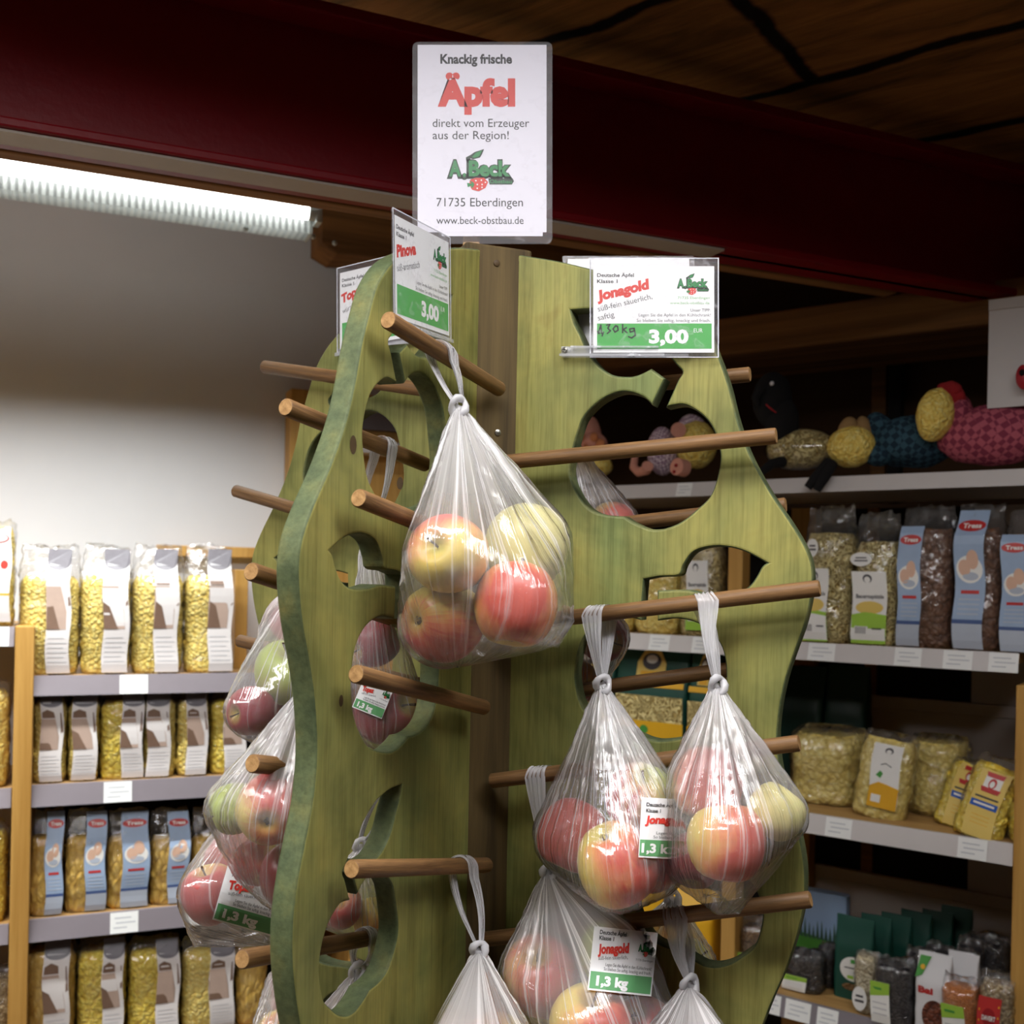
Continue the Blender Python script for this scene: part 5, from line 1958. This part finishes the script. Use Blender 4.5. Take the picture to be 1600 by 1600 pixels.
def des_noodle_green(s, W, H):
    s.poly([(W * .30, H * .26), (W * .30, H * .14), (W * .38, H * .06), (W * .5, H * .03), (W * .62, H * .06), (W * .70, H * .14), (W * .70, H * .26)], 'lbl_yellow', 0)
    s.ell(W * .5, H * .13, W * .13, H * .06, 'lbl_ink', 1)
    s.ell(W * .5, H * .115, W * .08, H * .03, 'lbl_offwhite', 2)
    s.grid(W * .36, H * .20, W * .64, H * .255, 'lbl_mustard', 1)
    s.grid(W * .03, H * .27, W * .97, H * .31, 'packet_yellow', 0, 6, 1)
    s.grid(W * .04, H * .37, W * .97, H * .55, 'pasta_noodle', 0, 8, 4)
    s.grid(W * .02, H * .55, W * .98, H * .99, 'packet_yellow', 0, 6, 3)
    s.ell(W * .45, H * .61, W * .06, H * .03, 'lbl_green_mid', 1)


for i, (a, b, t) in enumerate(((868, 955, 1000), (958, 1070, 1004), (1073, 1118, 1012))):
    carton(M_R, a, b, t, rC[0], 0.05, ['green and yellow noodle packet at the inner rim of the cutout', 'green and yellow noodle packet in the middle of the cutout', 'green and yellow noodle packet beside the pine upright'][i], 'packet_green', des_noodle_green, 0.06)
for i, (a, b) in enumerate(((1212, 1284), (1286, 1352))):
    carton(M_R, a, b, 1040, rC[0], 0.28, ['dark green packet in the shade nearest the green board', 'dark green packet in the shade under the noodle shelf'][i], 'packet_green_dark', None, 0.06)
carton(M_R, 905, 1035, 1330, rD[0], 0.05, 'yellow packet seen low through the lower cutout', 'packet_yellow', None, 0.07)
carton(M_R, 1038, 1112, 1385, rD[0], 0.05, 'yellow packet beside the pine upright in the lower cutout', 'packet_yellow', None, 0.07)
right(1150, 1196, 1424, rD[0], 0.04, 'seed bag glimpsed through the lower cutout', fill='grain_brown', fillh=0.8, D=0.05, seed=15, strip=strip_green_text, lab=(1152, 1190, 1490, 1540), cat='bag of seeds', name='pulse_bag')


# row D
def des_meadow(s, W, H):
    s.grid(0, 0, W, H, 'sky_print', 0, 4, 4)
    s.poly([(0, H * .55), (W, H * .62), (W, H), (0, H)], 'grass_print', 1)
    for k in range(12):
        x = W * (.04 + .08 * k)
        hh = H * (.16 + .10 * math.sin(k * 2.3) ** 2)
        s.poly([(x, H * .60), (x + W * .03, H * .60 - hh), (x + W * .07, H * .62)], 'grass_dark_print', 2)


def des_oval(s, W, H):
    s.ell(W * .52, H * .62, W * .34, H * .15, 'lbl_offwhite', 0, 24)
    s.grid(W * .46, H * .50, W * .60, H * .55, 'lbl_green_mid', 1)
    s.grid(W * .30, H * .60, W * .75, H * .615, 'lbl_ink', 1)
    s.grid(W * .38, H * .70, W * .54, H * .74, 'lbl_lime', 1)
    s.ell(W * .5, H * .84, W * .26, H * .045, 'grain_brown', 0)


def des_plain(s, W, H):
    s.grid(W * .02, H * .05, W * .98, H * .052, 'packet_green_dark', 0)


carton(M_R, 1240, 1322, 1392, rD[0] + 0.0, 0.20, 'carton printed with blue sky and green meadow', 'sky_print', des_meadow, 0.03, False, 'meadow_carton', GR_, cat='carton', pad=60)
gp = ((1302, 1362, 1432, .075), (1340, 1389, 1430, .115), (1372, 1420, 1428, .155), (1403, 1452, 1424, .195), (1436, 1486, 1423, .235), (1466, 1516, 1417, .275))
for i, (a, b, t, d) in enumerate(gp):
    carton(M_R, a, b, t, rD[0], d, ['front dark green packet with white oval label', 'dark green packet directly behind the oval label packet', 'third dark green packet counted back from the oval label',
           'fourth dark green packet counted back from the oval label', 'fifth dark green packet counted back from the oval label', 'rearmost dark green packet of the row on the lowest board'][i],
           'packet_green', des_oval if i == 0 else None, 0.034, True, 'paper_packet', 'dark green packets on the lowest board')
right(1220, 1282, 1478, rD[0], 0.05, 'bag of black beans with green and white label', fill='beans_black', fillh=0.93, D=0.05, strip=strip_green_text, lab=(1223, 1260, 1523, 1566), seed=16, amp=0.002, cat='bag of pulses', name='pulse_bag')
right(1272, 1302, 1470, rD[0], 0.10, 'bag of black beans half hidden behind another', fill='beans_black', fillh=0.93, D=0.05, strip=strip_green_text, lab=(1280, 1291, 1522, 1564), seed=17, amp=0.002, cat='bag of pulses', name='pulse_bag')
right(1331, 1368, 1484, rD[0], 0.02, 'slim bag of white beans with oval label', fill='beans_white', fillh=0.95, D=0.045, seed=18, amp=0.002, ov=(1345, 1558, .014, .023), cat='bag of pulses', name='pulse_bag')
right(1361, 1424, 1492, rD[0], 0.0, 'bag of dark lentils with lime label', fill='beans_black', fillh=0.9, D=0.05, strip=strip_green_text, lab=(1362, 1392, 1533, 1600), seed=19, amp=0.0015, cat='bag of pulses', name='pulse_bag')


def des_chest(s, W, H):
    s.poly([(W * .1, H * .04), (W * .42, H * .04), (W * .2, H * .26), (0, H * .3)], 'lbl_green_mid', 0)
    s.ell(W * .2, H * .17, W * .07, H * .03, 'lbl_mustard', 1)
    s.text('Bai', W * .12, W * .55, H * .47, H * .085, 'lbl_red', 0, .05)
    s.ell(W * .60, H * .74, W * .36, H * .20, 'chestnuts', 0, 26)


def des_red(s, W, H):
    s.grid(W * .03, H * .36, W * .78, H * .99, 'lbl_red', 0, 6, 6)
    s.ell(W * .42, H * .66, W * .22, H * .14, 'cloth_red', 1)
    s.text('DAVERT', W * .20, W * .64, H * .70, H * .07, 'lbl_offwhite', 2, .03)
    for k in range(6):
        s.ell(W * (.1 if k % 2 else .72), H * (.48 + .08 * k), W * .025, H * .02, 'lbl_mustard', 1)


carton(M_R, 1428, 1482, 1489, rD[0], -0.002, 'white packet with red lettering and a chestnut picture', 'packet_white', des_chest, 0.05, True, 'paper_packet')
carton(M_R, 1476, 1526, 1488, rD[0], 0.06, 'blank white packet behind the orange lentils', 'packet_white', None, 0.04, True, 'paper_packet')
right(1467, 1526, 1522, rD[0], -0.02, 'bag of orange lentils with lime label', fill='lentils_orange', fillh=0.86, D=0.05, strip=strip_green_text, lab=(1472, 1508, 1568, 1630), seed=20, amp=0.0015, cat='bag of pulses', name='pulse_bag')
mx_ = right(1527, 1582, 1518, rD[0], -0.03, 'bag of mixed beans with red label by the pine upright', fill='beans_mixed', fillh=0.9, D=0.05, strip=des_red, lab=(1528, 1576, 1520, 1625), seed=21, amp=0.003, cat='bag of pulses', name='pulse_bag')
for i, (a, b, t, d) in enumerate(((1440, 1490, 1468, .10), (1490, 1535, 1462, .13), (1530, 1576, 1458, .15), (1412, 1450, 1474, .06), (1506, 1556, 1452, .20))):
    right(a, b, t, rD[0], d, ['dark lentil bag behind the chestnut packet', 'dark lentil bag behind the blank white packet', 'dark lentil bag behind the mixed beans', 'dark lentil bag beside the lime labelled lentils', 'rearmost dark lentil bag against the grey back'][i],
          fill='beans_black', fillh=0.92, D=0.04, seed=30 + i, amp=0.002, cat='bag of pulses', name='pulse_bag')

# ------------------------------------------------------------------ cloth animals filled with pasta on the top board
RZ = Matrix.Rotation(UR, 4, 'Z')


def Rw(px, py, d):
    return onpl(px, py, PR0 + w_r * d, w_r)


def ball(mb, px, py, d, rx, ry, rd, mat, amp=0.0, fq=30, seed=0, rot=0.0):
    """soft ball centred at a spot on the board, radii across, into the shelf and up"""
    c = Rw(px, py, d)
    fr = Matrix.Translation(c) @ RZ @ Matrix.Rotation(rot, 4, 'Y')
    mb.blob((0, 0, 0), (rx, rd, ry), mat, amp, fq, 26, 18, seed, fr)


def figure(name, label, px, py, d, cat='stuffed animal'):
    p = Rw(px, py, d)
    p.z = rA[0]
    return thing(name, label, cat, p, UR, 'cloth animals on the top board')


def part(fn, name, root):
    m = MB(); fn(m); m.build(name, root, smooth='full', world=True)


# raven
f = figure('cloth_raven', 'black cloth raven with a clear body of yellow noodles and dangling legs', 1240, 735, 0.07)
part(lambda m: ball(m, 1252, 702, 0.07, .072, .040, .045, 'pasta_noodle', .06, 60, 1), 'noodle_body', f)
part(lambda m: ball(m, 1252, 702, 0.07, .076, .043, .048, 'pasta_film', .08, 40, 2), 'film', f)
part(lambda m: (ball(m, 1207, 625, 0.06, .040, .058, .04, 'cloth_black', .05, 30, 3), ball(m, 1222, 660, 0.06, .034, .055, .035, 'cloth_black', .05, 30, 4)), 'hood', f)
part(lambda m: m.tube([Rw(1190, 606, .02), Rw(1180, 622, .015), Rw(1186, 634, .018)], [.012, .009, .003], 'cloth_black', 10), 'beak', f)
part(lambda m: m.tube([Rw(1197, 632, .015), Rw(1206, 640, .015), Rw(1213, 645, .018)], [.0015, .002, .001], 'cloth_red', 8), 'mouth_thread', f)
part(lambda m: ball(m, 1206, 599, .022, .0045, .0045, .003, 'bead_white'), 'eye', f)
for a in (((1222, 722, .02), (1205, 725, -.02), (1190, 738, -.03)), ((1296, 722, .0), (1275, 745, -.025), (1262, 762, -.03)), ((1300, 724, .0), (1287, 748, -.025), (1276, 766, -.03))):
    part(lambda m: m.tube([Rw(*q) for q in a], [.012, .010, .008], 'cloth_black', 10), 'leg', f)
# bear
f = figure('cloth_dog', 'cloth dog with yellow noodle head, tan ears and teal checked body', 1390, 735, 0.07)
part(lambda m: ball(m, 1330, 698, 0.03, .046, .040, .04, 'pasta_yellow', .05, 60, 5), 'noodle_head', f)
part(lambda m: (ball(m, 1325, 675, 0.035, .020, .030, .02, 'cloth_tan', .06, 30, 6, .2), ball(m, 1350, 672, 0.05, .016, .028, .02, 'cloth_tan', .06, 30, 7, -.2)), 'ear', f)
part(lambda m: (ball(m, 1425, 690, 0.08, .082, .050, .06, 'checked_teal', .12, 25, 8), ball(m, 1372, 668, 0.07, .026, .030, .03, 'checked_teal', .15, 30, 9), ball(m, 1372, 712, .05, .03, .022, .03, 'checked_teal', .1, 30, 10)), 'checked_body', f)
# hen
f = figure('cloth_hen', 'cloth hen with yellow noodle face, red comb and pink checked body', 1530, 735, 0.05)
part(lambda m: ball(m, 1462, 648, 0.02, .034, .050, .04, 'pasta_yellow', .05, 60, 11, .15), 'noodle_face', f)
part(lambda m: (ball(m, 1482, 612, 0.03, .022, .018, .02, 'cloth_red', .3, 60, 12), ball(m, 1494, 622, .035, .018, .02, .02, 'cloth_red', .3, 60, 13)), 'comb', f)
part(lambda m: (ball(m, 1555, 680, 0.06, .105, .056, .06, 'checked_pink', .08, 25, 14), ball(m, 1500, 650, .045, .022, .04, .03, 'checked_pink', .15, 30, 15)), 'checked_body', f)
for (a, b) in ((1443, 640), (1449, 652), (1445, 662)):
    part(lambda m: ball(m, a, b, -.012, .003, .0025, .002, 'cloth_red'), 'face_mark', f)
# pig
f = figure('cloth_pig', 'cloth pig with pink snout and lilac checked shirt seen through the cutout', 1050, 740, 0.06)
part(lambda m: (ball(m, 1035, 705, 0.07, .034, .052, .04, 'checked_lilac', .08, 30, 16), ball(m, 1080, 665, 0.1, .03, .026, .03, 'checked_lilac', .1, 30, 17)), 'checked_shirt', f)
part(lambda m: ball(m, 1088, 695, 0.09, .044, .052, .05, 'pasta_yellow', .05, 60, 18), 'noodle_body', f)
part(lambda m: m.tube([Rw(1070, 732, .02), Rw(1057, 729, -.005)], [.0185, .0185], 'cloth_pink', 20), 'snout', f)
for (a, b) in ((1052, 727), (1053, 737)):
    part(lambda m: ball(m, a + (4 if b < 730 else 0), b, -.008, .0035, .0035, .003, 'cloth_red'), 'nostril', f)
part(lambda m: m.tube([Rw(1058, 672, .06), Rw(1060, 672, .03)], [.012, .0165], 'cloth_pink', 18), 'ear', f)
part(lambda m: m.tube([Rw(992, 715, .05), Rw(990, 730, .03), Rw(998, 738, .02), Rw(1010, 734, .01), Rw(1012, 728, 0)], [.008, .009, .010, .012, .013], 'cloth_pink', 12), 'leg', f)
# giraffe
f = figure('cloth_giraffe', 'pale cloth giraffe with orange patches at the rim of the upper cutout', 915, 740, 0.06)
part(lambda m: (ball(m, 915, 685, 0.06, .036, .05, .035, 'cloth_pink', .1, 30, 19, .3), ball(m, 930, 692, 0.05, .03, .024, .03, 'cloth_pink', .1, 30, 20, .5)), 'neck', f)
for (a, b, r1) in ((906, 681, .012), (928, 683, .010), (938, 694, .012), (915, 700, .008)):
    part(lambda m: ball(m, a, b, .022, r1, r1, .006, 'giraffe_patch', .1, 60, int(a)), 'patch', f)
part(lambda m: ball(m, 925, 728, .06, .05, .03, .04, 'pasta_yellow', .05, 60, 21), 'noodle_body', f)

# white board hanging at the right, with a red object in front of it
f = thing('hanging_board', 'plain white board hanging at the upper right picture edge', 'board', Rw(1575, 640, .02), UR)
m = MB()
a, b = Rp(1544, 560, .02), Rp(1660, 560, .02)
m.box((a[0], .02, Rp(1545, 638, .02)[1]), (b[0], .026, Rp(1545, 478, .02)[1]), 'rail_white', M_R)
m.build('panel', f, world=True, smooth=False)
m = MB()
m.box((a[0], .016, Rp(1545, 486, .02)[1]), (b[0], .03, Rp(1545, 470, .02)[1]), 'grey_panel', M_R)
m.build('top_strip', f, world=True, smooth=False)
f = thing('red_ornament', 'small dark red ornament in front of the white hanging board', 'ornament', Rw(1596, 608, -.004), UR)
m = MB(); ball(m, 1600, 589, -.004, .014, .022, .008, 'plastic_red', .1, 40, 2); m.build('body', f, smooth='full', world=True)
m = MB(); ball(m, 1597, 582, -.012, .005, .006, .003, 'cloth_black'); m.build('eye', f, smooth='full', world=True)
# dark batten on the panelled back above the shelf
m = MB(); xq = Rp(1400, 580, .6)[0]
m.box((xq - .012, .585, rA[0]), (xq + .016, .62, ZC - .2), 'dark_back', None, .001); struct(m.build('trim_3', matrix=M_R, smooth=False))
m = MB(); xq = Rp(1385, 580, .6)[0]
m.box((xq - .035, .60, rA[0]), (xq, .62, ZC - .25), 'old_timber', None, .001); struct(m.build('trim_4', matrix=M_R, smooth=False))
